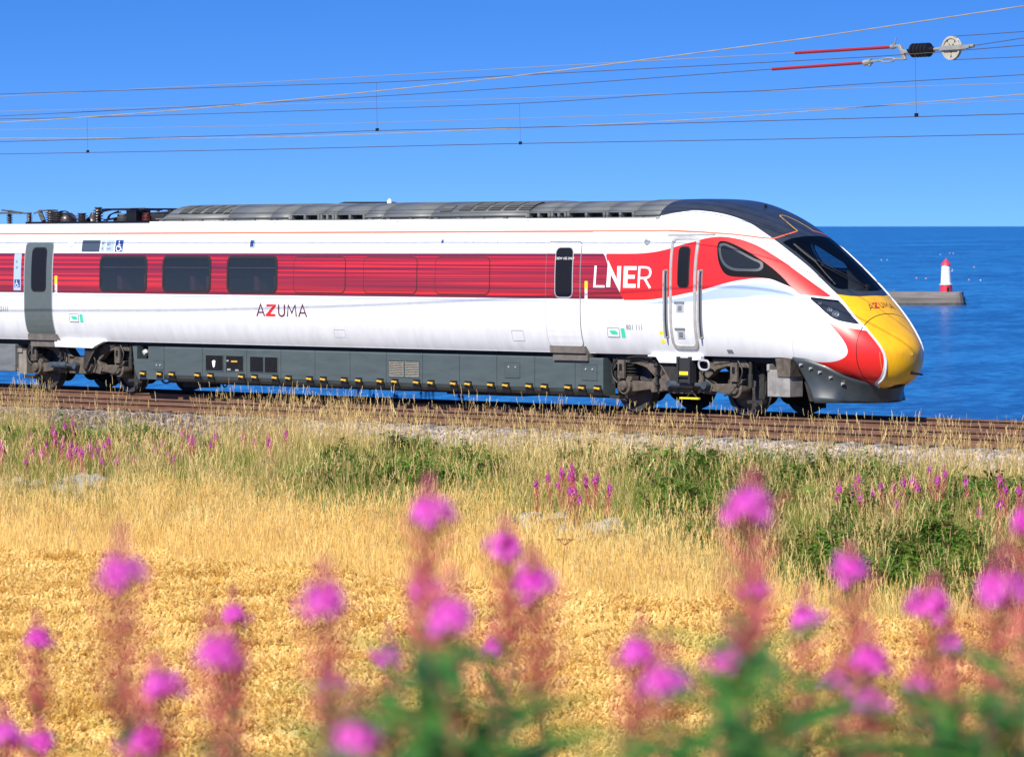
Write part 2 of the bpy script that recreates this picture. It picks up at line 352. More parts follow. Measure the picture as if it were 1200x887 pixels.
# fishing buoys dotted over the water
def buoy(u, v, col, lab, r=.55):
    d = (CAM.z-SEA_Z)*4963.9/(v-264.0); mb = MB()
    r = r*.8; mb.lathe([(0, -.5*r), (.7*r, -.35*r), (1.0*r, .1*r), (.85*r, .6*r), (.3*r, .95*r), (.14*r, 1.0*r), (.14*r, 1.7*r), (0, 1.75*r)], 12)
    o = mb.build('fishing_buoy', mat('buoy_'+col, {'pink': (.85, .25, .32), 'white': (.8, .8, .8), 'orange': (.8, .30, .12)}[col], .5))
    q = along(d, (u-600)*d/4963.9, SEA_Z+.1); o.location = q; tag(o, lab, 'buoy', 'fishing buoys off the pier')
for a in [(1074, 326.3, 'pink', 'pale pink fishing buoy, left one of the pair left of the lighthouse', .62), (1085, 326.7, 'pink', 'pink fishing buoy nearest the left side of the lighthouse tower', .6),
          (1113, 297, 'pink', 'pink fishing buoy just above the lighthouse roof, far out', .9), (1117, 297.2, 'white', 'white fishing buoy above and right of the lighthouse roof', .7),
          (1135.5, 328.2, 'orange', 'orange fishing buoy right of the lighthouse base', .62), (1141.5, 313.3, 'orange', 'small orange fishing buoy right of the lighthouse top', .7),
          (1149, 328.6, 'white', 'white fishing buoy farthest right of the lighthouse', .5), (1102, 298.3, 'white', 'white fishing buoy up and left of the lighthouse roof', .6),
          (1033, 304.8, 'white', 'tiny white fishing buoy far left, close to the train windscreen', .6), (1039.5, 304.8, 'white', 'tiny white fishing buoy, right one of the pair by the windscreen', .55)]: buoy(*a)

# ------------------------------------------------------------------ ballast, sleepers, rails
def slope(o): o.rotation_euler = (0, -math.atan(GRADE), 0); return o
BALB = mat('ballast_bed', (.11, .085, .07), .95, var=.4, vscale=7, col2=(.24, .20, .18), bump=.8, bscale=30)
prof = [(-6.25, -.62), (-5.45, -.235), (-2.0, -.215), (1.75, -.225), (2.7, -.62)]
xsb = np.arange(-120, 90, 2.)
v = [(x, y, z) for x in xsb for y, z in prof]; n = len(prof)
f = [(i*n+k, (i+1)*n+k, (i+1)*n+k+1, i*n+k+1) for i in range(len(xsb)-1) for k in range(n-1)]
bb = mesh_obj('ballast_bed', v, f, BALB); slope(bb); tag(bb, kind='structure')
RUST = mat('rail_rust', (.090, .042, .024), .8, var=.3, vscale=3, stretch=(.6, 3, 3), col2=(.17, .078, .042))
RTOP = mat('rail_head', (.16, .13, .115), .35, metal=.7, var=.15, vscale=2, stretch=(.2, 4, 1))
CONC = mat('sleeper_concrete', (.30, .27, .24), .9, var=.25, vscale=5, bump=.3)
CLIP = mat('clip_rust', (.06, .035, .025), .8)
rp = [(-.07, -.159), (.07, -.159), (.07, -.148), (.02, -.128), (.0085, -.105), (.0085, -.045), (.034, -.034), (.036, -.012), (.03, -.003), (.018, 0)]
rp = rp+[(-x, z) for x, z in rp[::-1] if z > -.159]
def rail_mesh():
    xr = np.arange(-110, 81, 5.); n = len(rp); v = [(x, y, z) for x in xr for y, z in rp]
    f = []; mi = []
    for i in range(len(xr)-1):
        for k in range(n):
            f.append((i*n+k, i*n+(k+1) % n, (i+1)*n+(k+1) % n, (i+1)*n+k)); mi.append(1 if rp[k][1] > -.004 and rp[(k+1) % n][1] > -.004 else 0)
    return v, f, mi
rv, rf, rmi = rail_mesh(); rail0 = None; sl0 = None; clip0 = None
for yc, lab in ((0., 'railway track under the train, its far rail against the sea'), (-3.4, 'empty rusty railway track in front of the train')):
    t = thing('railway_track', lab, 'railway track', (0, yc, 0), 'running lines'); slope(t)
    for y in (-.7535, .7535):
        if rail0 is None: rail0 = mesh_obj('rail', rv, rf, [RUST, RTOP], t, rmi, loc=(0, y, 0))
        else: dup(rail0, t, (0, y, 0))
    for k in range(88):
        x = -38+.66*k
        if sl0 is None:
            mb = MB(); mb.prism([(-.13, -.36), (.13, -.36), (.10, -.17), (-.10, -.17)], -1.25, 1.25); sl0 = mb.build('sleeper', CONC, t, loc=(x, 0, 0))
            mb = MB()
            for y in (-.7535, .7535):
                for s in (-1, 1): mb.box(-.045, .045, y+s*.075-.03, y+s*.075+.03, -.172, -.125)
            clip0 = tag(mb.build('rail_clip', CLIP, sl0), kind='stuff')
        else:
            s2 = dup(sl0, t, (x, 0, 0)); dup(clip0, s2)
# yellow-painted strip lying by the track near the rear bogie
mb = MB(); mb.prism([(-.55, 0), (.55, 0), (.5, .035), (-.5, .035)], -.07, .07)
yb = mb.build('rail_pad', mat('worn_yellow', (.62, .40, .10), .8, var=.4, vscale=9), loc=(-9.9, -2.35, -.20+GRADE*-9.9)); tag(yb, 'worn yellow plank lying between the rails below the rear bogie', 'plank')
# concrete cable trough along the foot of the ballast
tr = thing('cable_trough', 'grey concrete cable trough running along the foot of the ballast', 'cable trough', (0, -6.75, -.56)); slope(tr)
lid0 = None
for k in range(46):
    x = -26+k*1.0
    if lid0 is None: mb = MB(); mb.box(-.492, .492, -.21, .21, -.14, .0); mb.box(-.485, .485, -.225, .225, .0, .055); lid0 = mb.build('lid', mat('trough_concrete', (.31, .29, .27), .9, var=.25, vscale=4, rnd=.12), tr, loc=(x, 0, 0), bevel=.01)
    else: dup(lid0, tr, (x, random.uniform(-.012, .012), random.uniform(-.01, .012)))

# ------------------------------------------------------------------ the train: shape of the cab and side
T=np.array([
[-2.0,1.350,1.80,3.790,.55,3.70,1.035],
[-.60,1.350,1.80,3.790,.55,3.70,1.035],
[ .00,1.350,1.80,3.790,.55,3.70,1.035],
[ .50,1.350,1.80,3.750,.55,3.40,1.035],
[1.00,1.345,1.78,3.635,.55,3.02,1.035],
[1.55,1.325,1.73,3.440,.55,2.66,1.035],
[2.08,1.285,1.65,3.170,.55,2.40,1.035],
[2.60,1.220,1.54,2.830,.55,2.25,1.030],
[3.00,1.140,1.43,2.530,.55,2.22,0.960],
[3.31,1.050,1.34,2.290,.535,2.18,0.830],
[3.60,0.940,1.24,2.050,.52,2.16,0.660],
[3.87,0.815,1.16,1.790,.505,2.15,0.505],
[4.09,0.650,1.12,1.570,.540,2.10,0.540],
[4.27,0.450,1.11,1.395,.670,2.05,0.670],
[4.38,0.235,1.11,1.250,.870,2.00,0.870],
[4.42,0.000,1.11,1.110,1.110,2.00,1.110]])
def cr(tab,kn,s):
    """Catmull-Rom (non-uniform, finite difference tangents) through rows of tab at knots kn"""
    s=np.clip(s,kn[0],kn[-1]); i=np.clip(np.searchsorted(kn,s)-1,0,len(kn)-2)
    m=np.gradient(tab,kn,axis=0)
    h=(kn[i+1]-kn[i]); t=(s-kn[i])/h
    h=h[...,None]; t=t[...,None]
    return (2*t**3-3*t**2+1)*tab[i]+(t**3-2*t**2+t)*h*m[i]+(-2*t**3+3*t**2)*tab[i+1]+(t**3-t**2)*h*m[i+1]
KN=np.concatenate([[0],np.cumsum(np.hypot(np.diff(T[:,0]),np.hypot(np.diff(T[:,1]),np.diff(T[:,3])*.6)))])
# param s in [0,KN[-1]], t in [0,2]: 0 top centre, 1 widest, 2 lower cut
def surf(s,t):
    s=np.asarray(s,float);t=np.asarray(t,float)
    r=cr(T,KN,s); X,w,zm,zt,zb,n,zc=[r[...,k] for k in range(7)]
    w=np.maximum(w,0)
    tu=np.clip(t,0,1); a=np.arctan2(tu**(n/2),(1-tu)**(n/2))
    yu=w*np.sin(a)**(2/n); zu=zm+(zt-zm)*np.maximum(np.cos(a),0)**(2/n)
    m=2.5+(2.1-2.5)*np.clip((X-2.6)/1.2,0,1)
    frac=np.clip((zm-zc)/np.maximum(zm-zb,1e-6),0,1)   # depth fraction at cut
    bc=np.arcsin(np.clip(frac**(m/2),0,1))
    qc=1/(1+(np.cos(bc)/np.maximum(np.sin(bc),1e-9))**(2/m)); q=(np.clip(t,1,2)-1)*qc; b=np.arctan2(q**(m/2),(1-q)**(m/2))
    yl=w*np.maximum(np.cos(b),0)**(2/m); zl=zm-(zm-zb)*np.sin(b)**(2/m)
    up=t<=1
    return np.stack([X,-np.where(up,yu,yl),np.where(up,zu,zl)],-1)
train = thing('passenger_train', 'white and red electric train with yellow nose running along the coast', 'train'); slope(train)
SECT = np.linspace(0, 2, 400); SEC0 = surf(np.zeros(400), SECT); _sg = np.linspace(0, KN[-1], 3000); _xg = cr(T, KN, _sg)[:, 0]
_cache = {}
def side(X, z, off=0.):
    """point on the near side at X, height z, pushed out by off"""
    key = round(max(X, -2.), 3)
    if key not in _cache:
        s = np.interp(key, _xg, _sg); q = surf(np.full(400, s), SECT); _cache[key] = (q[::-1, 2].copy(), -q[::-1, 1].copy())
    zz, yy = _cache[key]; y = np.interp(z, zz, yy); dy = (np.interp(z+.02, zz, yy)-np.interp(z-.02, zz, yy))/.04
    l = math.hypot(1, dy)
    return (X, -(y+off/l), z-off*dy/l)
def ny(z):
    d = (side(-5, z+.02)[1]-side(-5, z-.02)[1])/.04; l = math.hypot(1, d); return (0, -1/l, d/l)

# ---- coach body, straight part, with real window openings
WINS = [(-15.94, -14.51), (-13.94, -12.53), (-11.96, -10.54)]; WZ = (2.09, 2.738); BLANK = [(-10.01, -8.54), (-8.0, -6.54), (-6.02, -4.58)]
BX0 = -20.95
zrows = [1.035, 1.06, 1.10, 1.16, 1.24, 1.34, 1.46, 1.6, 1.76, 1.88, 1.955, 1.972, 2.012, 2.09, 2.2, 2.32, 2.44, 2.56, 2.66, 2.738, 2.823, 2.9, 2.99, 3.083, 3.094, 3.15, 3.207, 3.240, 3.28, 3.33, 3.37, 3.395]
cols = sorted(set([BX0, -2.0]+[x for w in WINS for x in w]+list(np.arange(-20, -2.5, 1.))))
def zmat(z):
    if 2.012 < z < 2.823: return 1
    if 1.955 < z < 1.972 or 3.083 < z < 3.094: return 2
    if 3.207 < z < 3.240: return 3
    return 0
ring = [side(-5, z)[1:] for z in zrows]; nrm = [ny(z) for z in zrows]
extra = [(-1.03, 3.415), (-.9, 3.43), (-.5, 3.44), (0, 3.445)]
ring += extra; nrm += [(0, -.35, .94), (0, -.1, .99), (0, 0, 1), (0, 0, 1)]
v = []; nn = []; f = []; mi = []
nr = len(ring); full = ring+[(-y, z) for y, z in ring[-2::-1]]; fn = nrm+[(0, -b, c) for a, b, c in nrm[-2::-1]]; m = len(full)
for x in cols:
    v += [(x, y, z) for y, z in full]; nn += fn
for i in range(len(cols)-1):
    xm = (cols[i]+cols[i+1])/2; inw = any(a < xm < b for a, b in WINS)
    for k in range(m-1):
        zm = (full[k][1]+full[k+1][1])/2; near = k < nr-1
        if inw and near and WZ[0] < zm < WZ[1]: continue
        f.append((i*m+k, (i+1)*m+k, (i+1)*m+k+1, i*m+k+1)); mi.append(zmat(zm) if abs(full[k][0]) > 1.04 else 0)
body = mesh_obj('coach_body', v, f, [WHITE, BAND, PALE, ORANGE], train, mi, True, nn)
mb = MB(); mb.box(-2.0, -.42, -1.0, 1.0, 3.36, 3.44); mb.build('roof_deck', WHITE, body)
mb = MB(); mb.prism([(y, z) for y, z in full], 0, .06)
mesh_obj('end_wall', [(BX0-.002, y, z) for y, z in full], [tuple(range(m))], WHITE, body)
mb = MB(); mb.box(-20.9, 2.6, -1.02, 1.02, .93, 1.05); mb.box(-14.6, -1.9, -.95, .95, .40, .95); mb.build('solebar', BLACK, train)
# saloon seen through the glass
mb = MB(); mb.box(-17.2, -10.0, -1.2, 1.1, 1.22, 1.26); mb.box(-17.2, -10.0, 1.02, 1.06, 1.26, 3.1); mb.box(-17.2, -10.0, -1.1, 1.06, 3.0, 3.04); mb.box(-17.22, -17.18, -1.2, 1.1, 1.2, 3.04); mb.box(-10.02, -9.98, -1.2, 1.1, 1.2, 3.04)
mb.build('saloon', LINER, body)
st0 = None
for x in (-15.6, -14.75, -13.3, -12.8, -11.35, -10.75):
    for y in (-.98, -.45):
        if st0 is None:
            mb = MB(); mb.prism([(-.22, 1.3), (.22, 1.3), (.20, 1.72), (-.08, 1.76), (-.17, 2.36), (-.29, 2.38), (-.27, 1.7)], 0, .44); st0 = mb.build('seat', SEATR, body, loc=(x, y, 0), bevel=.03)
        else: dup(st0, body, (x, y, 0))

# ---- plates laid on the side skin
def rr_rows(x0, x1, z0, z1, r, extra=(), lean=0.):
    zs = set([z0, z1]+[e for e in extra if z0 < e < z1])
    for a in np.linspace(0, PI/2, 6): zs.add(z0+r*(1-math.sin(a))); zs.add(z1-r*(1-math.sin(a)))
    for z in np.arange(z0+r, z1-r, .11): zs.add(float(z))
    rows = []; last = -9
    for z in sorted(zs):
        if z-last < 1e-4: continue
        last = z; q = min(z-z0, z1-z); ins = 0 if q >= r else r-math.sqrt(max(0, r*r-(r-q)**2)); rows.append((z, x0+ins, x1-ins))
    return rows
def plate(name, rows, off, mats, parent, fn=None, base=0., ncol=1, label=None):
    """curved plate following the side between rows of (z, x left, x right)"""
    v = []; f = []; mi = []; n = ncol+1
    for z, a, b in rows: v += [side(a+(b-a)*k/ncol, z, off) for k in range(n)]
    for i in range(len(rows)-1):
        for k in range(ncol):
            f.append((i*n+k, i*n+k+1, (i+1)*n+k+1, (i+1)*n+k)); zm = (rows[i][0]+rows[i+1][0])/2
            mi.append(fn(zm, (rows[i][1]+rows[i][2])/2) if fn else 0)
    loop = [k for k in range(n)]+[i*n+n-1 for i in range(1, len(rows))]+[(len(rows)-1)*n+k for k in range(n-2, -1, -1)]+[i*n for i in range(len(rows)-2, 0, -1)]
    o = len(v)
    for idx in loop:
        x, y, z = v[idx]; v.append(side(x, z, base) if True else None)
    L = len(loop)
    for k in range(L): f.append((loop[(k+1) % L], loop[k], o+k, o+(k+1) % L)); mi.append(0)
    ob = mesh_obj(name, v, f, mats, parent, mi)
    if label: ob['label'] = label
    return ob
def frame_ring(name, rows_o, rows_i, off, m, parent):
    """ring between two outlines with the same number of boundary points"""
    def loop(rows): return [(b, z) for z, a, b in rows]+[(a, z) for z, a, b in rows[::-1]]
    A, B = loop(rows_o), loop(rows_i); n = len(A)
    v = [side(x, z, off) for x, z in A]+[side(x, z, off) for x, z in B]+[side(x, z, 0) for x, z in A]+[side(x, z, -.03) for x, z in B]
    f = []
    for k in range(n):
        j = (k+1) % n; f += [(k, j, n+j, n+k), (j, k, 2*n+k, 2*n+j), (n+k, n+j, 3*n+j, 3*n+k)]
    return mesh_obj(name, v, f, m, parent)
def rr_n(x0, x1, z0, z1, r, n=6):
    zs = [z0+r*(1-math.sin(a)) for a in np.linspace(PI/2, 0, n)]+[z0+r+(z1-z0-2*r)*k/9 for k in range(1, 9)]+[z1-r*(1-math.sin(a)) for a in np.linspace(0, PI/2, n)]
    return [(z, x0+i, x1-i) for z in zs for i in [0 if r <= min(z-z0, z1-z)+1e-9 else r-math.sqrt(max(0, r*r-(r-min(z-z0, z1-z))**2))]]
for a, b in WINS:
    pane = plate('window', rr_rows(a-.005, b+.005, WZ[0]-.005, WZ[1]+.005, .02), .001, GLASS, train, base=-.02)
    frame_ring('window_frame', rr_n(a-.045, b+.045, WZ[0]-.04, WZ[1]+.04, .13), rr_n(a+.012, b-.012, WZ[0]+.012, WZ[1]-.012, .10), .008, RUBBER, pane)
    plate('blind_edge', [(WZ[1]-.20, a+.015, b-.015), (WZ[1]-.192, a+.015, b-.015)], .004, LINER, pane, base=.001)
for a, b in BLANK:
    g = plate('blanked_window', rr_rows(a, b, WZ[0]-.01, WZ[1]+.01, .11), .007, BAND, train)
    plate('joint', rr_rows(a-.018, b+.018, WZ[0]-.028, WZ[1]+.028, .125), .0035, BOGD, g)

# ---- doors
def doorband(z, x): return 1 if 2.012 < z < 2.823 else 0
def door(x0, x1, z0, z1, white, label):
    ex = (2.012, 2.823)
    d = plate('door', rr_rows(x0, x1, z0, z1, .07, ex), .012, [WHITE, BAND] if white else [DOORG], train, doorband if white else None, label=label)
    plate('door_gap', rr_rows(x0-(.014 if white else .026), x1+(.014 if white else .026), z0-.012, z1+(.014 if white else .026), .085), .005, GREYP if white else LINE, d)
    gx0, gx1 = x0+.245, x1-.195
    g = plate('door_glass', rr_rows(gx0, gx1, 2.045, 2.925, .10), .017, BLACK, d, base=.012)
    plate('door_glass_seal', rr_rows(gx0-.02, gx1+.02, 2.025, 2.945, .11), .0145, LINE if white else RUBBER, d, base=.012)
    return d
d1 = door(-18.45, -17.545, 1.165, 3.03, False, 'grey sliding passenger door')
d2 = door(-3.09, -2.225, 1.165, 3.03, True, 'white door crossed by the striped red band')
for x0, x1, par in ((-18.42, -17.50, d1), (-3.06, -2.18, d2)):
    mb = MB(); mb.prism([(x0, 1.16), (x1, 1.16), (x1+.03, 1.035), (x0+.02, 1.035)], -1.30, -1.05); mb.box(x0+.05, x1+.05, -1.26, -1.0, .90, 1.034); mb.build('door_step', mat('step_brown', (.12, .105, .09), .7, var=.2), par)
plate('door_button', [(2.20, -17.44, -17.36), (2.36, -17.44, -17.36)], .01, YTAG, d1); plate('door_button_plate', [(1.99, -17.435, -17.365), (2.20, -17.435, -17.365)], .008, OFFW, d1)
plate('door_button', [(2.19, -2.10, -2.03), (2.33, -2.10, -2.03)], .01, YTAG, d2); plate('door_button_plate', [(1.93, -2.10, -2.035), (2.19, -2.10, -2.035)], .008, OFFW, d2)
plate('button_dot', [(2.08, -2.075, -2.055), (2.10, -2.075, -2.055)], .012, BLACK, d2); plate('button_dot', [(1.98, -2.075, -2.055), (2.0, -2.075, -2.055)], .012, BLACK, d2)
plate('button_dot', [(2.03, -17.415, -17.385), (2.06, -17.415, -17.385)], .012, BLACK, d1); plate('button_dot', [(2.12, -17.415, -17.385), (2.14, -17.415, -17.385)], .012, BLACK, d1)
# small signs and fittings on the side
sg = plate('destination_screen', rr_rows(-16.60, -16.03, 2.86, 3.085, .02), .012, mat('screen_slate', (.055, .075, .10), .2), train)
plate('coach_sign', [(2.86, -15.98, -15.87), (3.085, -15.98, -15.87)], .005, PALE, train); plate('coach_sign', [(2.86, -15.82, -15.58), (3.085, -15.82, -15.58)], .005, PALE, train)
wc = plate('wheelchair_sign', rr_rows(-15.53, -15.29, 2.855, 3.09, .02), .006, NAVY, train)
side_sign = plate('coach_sign', rr_rows(-18.82, -18.58, 2.055, 2.815, .01), .005, PALE, train)
wc2 = plate('wheelchair_sign', [(2.12, -18.79, -18.61), (2.28, -18.79, -18.61)], .008, NAVY, train)
plate('side_lamp', rr_rows(-11.36, -11.22, 2.94, 3.085, .01), .012, LINE, train); plate('side_lamp_lens', rr_rows(-11.345, -11.255, 2.955, 3.07, .01), .016, NAVY, train, base=.012)
plate('access_plate', rr_rows(-17.06, -16.88, 2.955, 3.08, .01), .012, OFFW, train)
plate('access_plate', rr_rows(-.72, -.50, 2.955, 3.10, .01), .012, OFFW, train)
mb = MB(); q = side(-.59, 3.03, .02); mb.lathe([(.075, -.03), (.075, .0), (.05, .02), (0, .025)], 14, axis='y', c=(0, 0, 0)); o = mb.build('camera_dome', LINE, train, loc=q); o.rotation_euler = (0, 0, PI)
def outline(name, x0, x1, z0, z1, r, m=LINE, w=.009, par=None):
    return frame_ring(name, rr_n(x0-w, x1+w, z0-w, z1+w, r+w), rr_n(x0, x1, z0, z1, r), .003, m, par or train)
outline('hatch_outline', -5.05, -4.42, 2.845, 3.065, .03); outline('hatch_outline', -4.02, -3.72, 1.24, 1.42, .02); outline('hatch_outline', -8.90, -8.60, 1.23, 1.37, .01, w=.005)
for x, z in ((-16.98, 1.42), (-1.56, 1.335)):
    g = plate('coupling_label', rr_rows(x, x+.30, z, z+.17, .02), .005, OFFW, train); frame_ring('label_border', rr_n(x, x+.30, z, z+.17, .02), rr_n(x+.012, x+.288, z+.012, z+.158, .015), .0065, GREYP, g)
    plate('label_print', [(z+.05, x+.11, x+.26), (z+.10, x+.06, x+.25), (z+.125, x+.05, x+.20)], .0075, GREEN, g, base=.005); plate('green_tag', [(z, x+.345, x+.44), (z+.165, x+.335, x+.43)], .005, GREEN, train)
plate('yellow_tag', [(2.955, .015, .095), (3.085, .015, .095)], .004, YTAG, train); plate('yellow_tag', [(1.25, -.28, -.18), (1.46, -.28, -.18)], .004, YTAG, train)
plate('vent', [(1.10, 1.27, 1.40), (1.16, 1.26, 1.39)], .006, GREYP, train)

# ---- lettering
def stroke(path, w, out):
    P = np.asarray(path, float); n = len(P); L = []; Rr = []
    for i in range(n):
        t0 = P[i]-P[i-1] if i else P[1]-P[0]; t1 = P[i+1]-P[i] if i < n-1 else t0
        t0 = t0/np.hypot(*t0); t1 = t1/np.hypot(*t1); b = t0+t1; b = b/max(np.hypot(*b), .3); nrmv = np.array([-b[1], b[0]]); k = w/2/max(.5, abs(b@t0))
        L.append(P[i]+nrmv*k); Rr.append(P[i]-nrmv*k)
    for i in range(n-1): out.append([L[i], Rr[i], Rr[i+1], L[i+1]])
def letters(name, polys, m, place, parent, label=None):
    """polygons in a flat letter space put on the skin by place(x, y)"""
    bm = bmesh.new()
    for pl in polys:
        try: bm.faces.new([bm.verts.new((float(a), 0, float(b))) for a, b in pl])
        except Exception: pass
    bmesh.ops.triangulate(bm, faces=bm.faces[:])
    for vv in bm.verts: vv.co = Vector(place(vv.co.x, vv.co.z))
    me = bpy.data.meshes.new(name); bm.to_mesh(me); bm.free(); me.materials.append(m); o = bpy.data.objects.new(name, me); link(o, parent)
    if label: o['label'] = label
    return o
cc = lambda off: (lambda x, y: side(-1.87+(x-315)/375*1.43, 2.612-(y-228)/142*.393, off))
P_L = []; stroke([(324, 230), (318, 363), (385, 363)], 14, P_L)
P_N = [[(396, 367), (404, 193), (425, 236), (422, 367)], [(404, 193), (466, 318), (486, 402), (424, 282)], [(466, 318), (466, 232), (492, 232), (486, 402)]]
P_E = [[(509, 232), (536, 232), (533, 370), (506, 370)], [(536, 232), (592, 232), (592, 256), (535, 256)], [(535, 288), (582, 288), (581, 312), (534, 312)], [(534, 345), (588, 345), (587, 370), (533, 370)]]
P_R = []; stroke([(610, 232), (606, 370)], 14, P_R); stroke(crv([(610, 239), (650, 239), (674, 248), (682, 272), (672, 298), (648, 307), (610, 307)], 4), 14, P_R); stroke([(645, 310), (681, 372)], 15, P_R)
for nme, pl in (('letter', P_L), ('letter', P_N), ('letter', P_E), ('letter', P_R)): letters(nme, pl, OFFW, cc(.006), train)
def azuma(place_for, parent):
    h = 1.0; A = []; stroke([(.0, 0), (.40, 1), (.80, 0)], .13, A); stroke([(.16, .32), (.64, .32)], .11, A)
    Z = [[(1.02, 1), (2.02, 1), (2.02, .86), (1.02, .80)], [(1.62, .80), (2.02, .86), (1.40, .20), (.92, .12)], [(.92, 0), (1.98, 0), (1.90, .20), (.92, .20)]]
    U = []; stroke(crv([(2.30, 1), (2.30, .36), (2.38, .12), (2.60, .03), (2.82, .12), (2.90, .36), (2.90, 1)], 4), .13, U)
    M = []; stroke([(3.20, 0), (3.30, .98), (3.66, .30), (4.02, .98), (4.12, 0)], .12, M)
    B = [[(x+4.38, y) for x, y in q] for q in A]
    for pl, mm in ((A, MAROON), (Z, RED), (U, MAROON), (M, MAROON), (B, MAROON)): letters('letter', pl, mm, place_for, parent)
azuma(lambda x, y: side(-11.10+x*.281, 1.606+y*.232, .005), train)
def small_text(body, x, z, h, m, parent, off=.006, w=1.0, name='lettering'):
    cu = bpy.data.curves.new('t', 'FONT'); cu.body = body; cu.size = 1; cu.resolution_u = 2; to = bpy.data.objects.new('t', cu); COL.objects.link(to)
    bpy.context.view_layer.update(); me = bpy.data.meshes.new_from_object(to.evaluated_get(bpy.context.evaluated_depsgraph_get())); bpy.data.objects.remove(to)
    for vv in me.vertices: vv.co = Vector(side(x+vv.co.x*h*w, z+vv.co.y*h, off))
    me.materials.clear(); me.materials.append(m); return link(bpy.data.objects.new(name, me), parent)
small_text('801 111', -1.085, 1.475, .135, GREYP, train, w=.95); small_text('825111', -19.42, 1.62, .15, GREYP, train, w=.95)
small_text('CREW USE ONLY', -2.86, 2.715, .062, OFFW, d2, .019, w=1.02)
small_text('01', -15.97, 3.0, .06, MAROON, train, .007); small_text('20', -15.97, 2.90, .06, MAROON, train, .007); small_text('FIRST', -15.80, 2.98, .05, MAROON, train, .007, .9); small_text('CLASS', -15.80, 2.90, .05, MAROON, train, .007, .9)
small_text('01', -18.76, 2.62, .08, MAROON, train, .007); small_text('20', -18.76, 2.50, .08, MAROON, train, .007)
def wheelchair(x, z, s, par):
    pl = []; stroke([(.45, .86), (.47, .45), (.78, .45), (.92, .12), (1.02, .16)], .11, pl); stroke([(.47, .66), (.72, .66)], .09, pl)
    stroke([(.44+.36*math.cos(a), .30+.30*math.sin(a)) for a in np.linspace(1.9, 5.9, 14)], .10, pl); pl.append([(.44+.10*math.cos(a), .98+.10*math.sin(a)) for a in np.linspace(0, 2*PI, 9)[:-1]])
    letters('symbol', pl, OFFW, lambda a, b: side(x+a*s, z+b*s, .0095), par)
wheelchair(-15.50, 2.865, .19, wc); wheelchair(-18.775, 2.13, .125, wc2)

# paint and joint lines of the cab in surface coordinates (station along, position round the section)
g_dark = [(1.961, 0.466), (2.216, 0.446), (2.539, 0.431), (2.88, 0.409), (3.145, 0.396), (3.423, 0.388), (3.688, 0.393), (3.968, 0.396), (4.326, 0.399), (4.801, 0.399), (5.139, 0.413), (5.47, 0.43)]
g_dark2 = [(5.47, 0.43), (5.573, 0.384), (5.67, 0.319), (5.747, 0.2), (5.764, 0)]
g_gl = [(4.123, 0.376), (4.146, 0.309), (4.181, 0.233), (4.197, 0.134), (4.204, 0)]
g_gl2 = [(4.466, 0.369), (4.873, 0.374), (5.231, 0.387), (5.346, 0.387), (5.44, 0.361), (5.582, 0.259), (5.643, 0.12), (5.6499999999999995, 0)]
g_yel = [(5.47, 0.43), (5.683, 0.452), (5.88, 0.484), (6.059, 0.503), (6.163, 0.511), (6.306, 0.544), (6.5, 0.631), (6.635, 0.788), (6.699, 1.059), (6.706, 1.236), (6.637, 1.406), (6.52, 1.506), (6.32, 1.603), (6.135, 1.803), (6.06, 2.0)]
g_rl1 = [(4.9, 2.02), (5.04, 1.975), (5.205, 1.931), (5.492, 1.761), (5.752, 1.515), (5.925, 1.288), (5.992, 1.098), (5.97, 0.944), (5.88, 0.842), (5.734, 0.773), (5.551, 0.721)]
g_rl2 = [(5.551, 0.721), (5.726, 0.703), (5.966, 0.653), (6.152, 0.595), (6.246, 0.561)]
g_rl3 = [(6.246, 0.561), (6.408, 0.616), (6.553, 0.714), (6.645, 0.919), (6.669, 1.194), (6.606000000000001, 1.371), (6.489, 1.485), (6.292000000000001, 1.584), (6.1, 1.8), (6.02, 2.0)]
g_head = [(5.061, 0.602), (5.207, 0.573), (5.396, 0.525), (5.557, 0.472), (5.693, 0.485), (5.823, 0.502), (5.954, 0.521), (6.088, 0.542), (6.004, 0.575), (5.918, 0.602), (5.814, 0.63), (5.714, 0.649), (5.621, 0.656), (5.55, 0.654), (5.438, 0.644), (5.329, 0.629), (5.161, 0.613)]
g_ru = [(0.384, 0.655), (1.056, 0.655), (1.391, 0.652), (1.732, 0.644), (2.058, 0.628), (2.469, 0.599), (2.628, 0.582), (2.812, 0.562), (3.031, 0.54), (3.228, 0.525), (3.471, 0.509), (3.719, 0.498), (3.924, 0.493), (4.141, 0.492), (4.408, 0.489), (4.736, 0.49), (5.057, 0.486), (5.37, 0.483), (5.435, 0.485)]
g_ru2 = [(5.435, 0.485), (5.322, 0.524), (5.198, 0.559), (5.021, 0.6), (4.896, 0.625)]
g_ru3 = [(4.896, 0.625), (4.683, 0.614), (4.475, 0.62), (4.275, 0.634), (4.031, 0.663), (3.732, 0.705), (3.472, 0.739), (3.204, 0.775), (2.925, 0.81), (2.723, 0.832), (2.472, 0.852), (2.101, 0.876), (1.764, 0.894), (1.386, 0.906), (0.872, 0.909)]
g_pale = [(0.0, 0.923), (0.851, 0.923), (1.691, 0.916), (2.101, 0.9), (2.509, 0.872), (2.724, 0.854), (2.926, 0.828), (3.203, 0.795), (3.473, 0.762), (3.744, 0.73), (4.101, 0.689), (4.355, 0.666), (4.561, 0.656), (4.77, 0.655), (4.911, 0.666)]
g_pale2 = [(4.911, 0.666), (4.771, 0.682), (4.631, 0.697), (4.42, 0.726), (4.195, 0.756), (3.909, 0.796), (3.671, 0.829), (3.129, 0.874), (2.73, 0.9), (2.169, 0.928), (1.691, 0.934), (0.851, 0.932), (0.0, 0.932)]
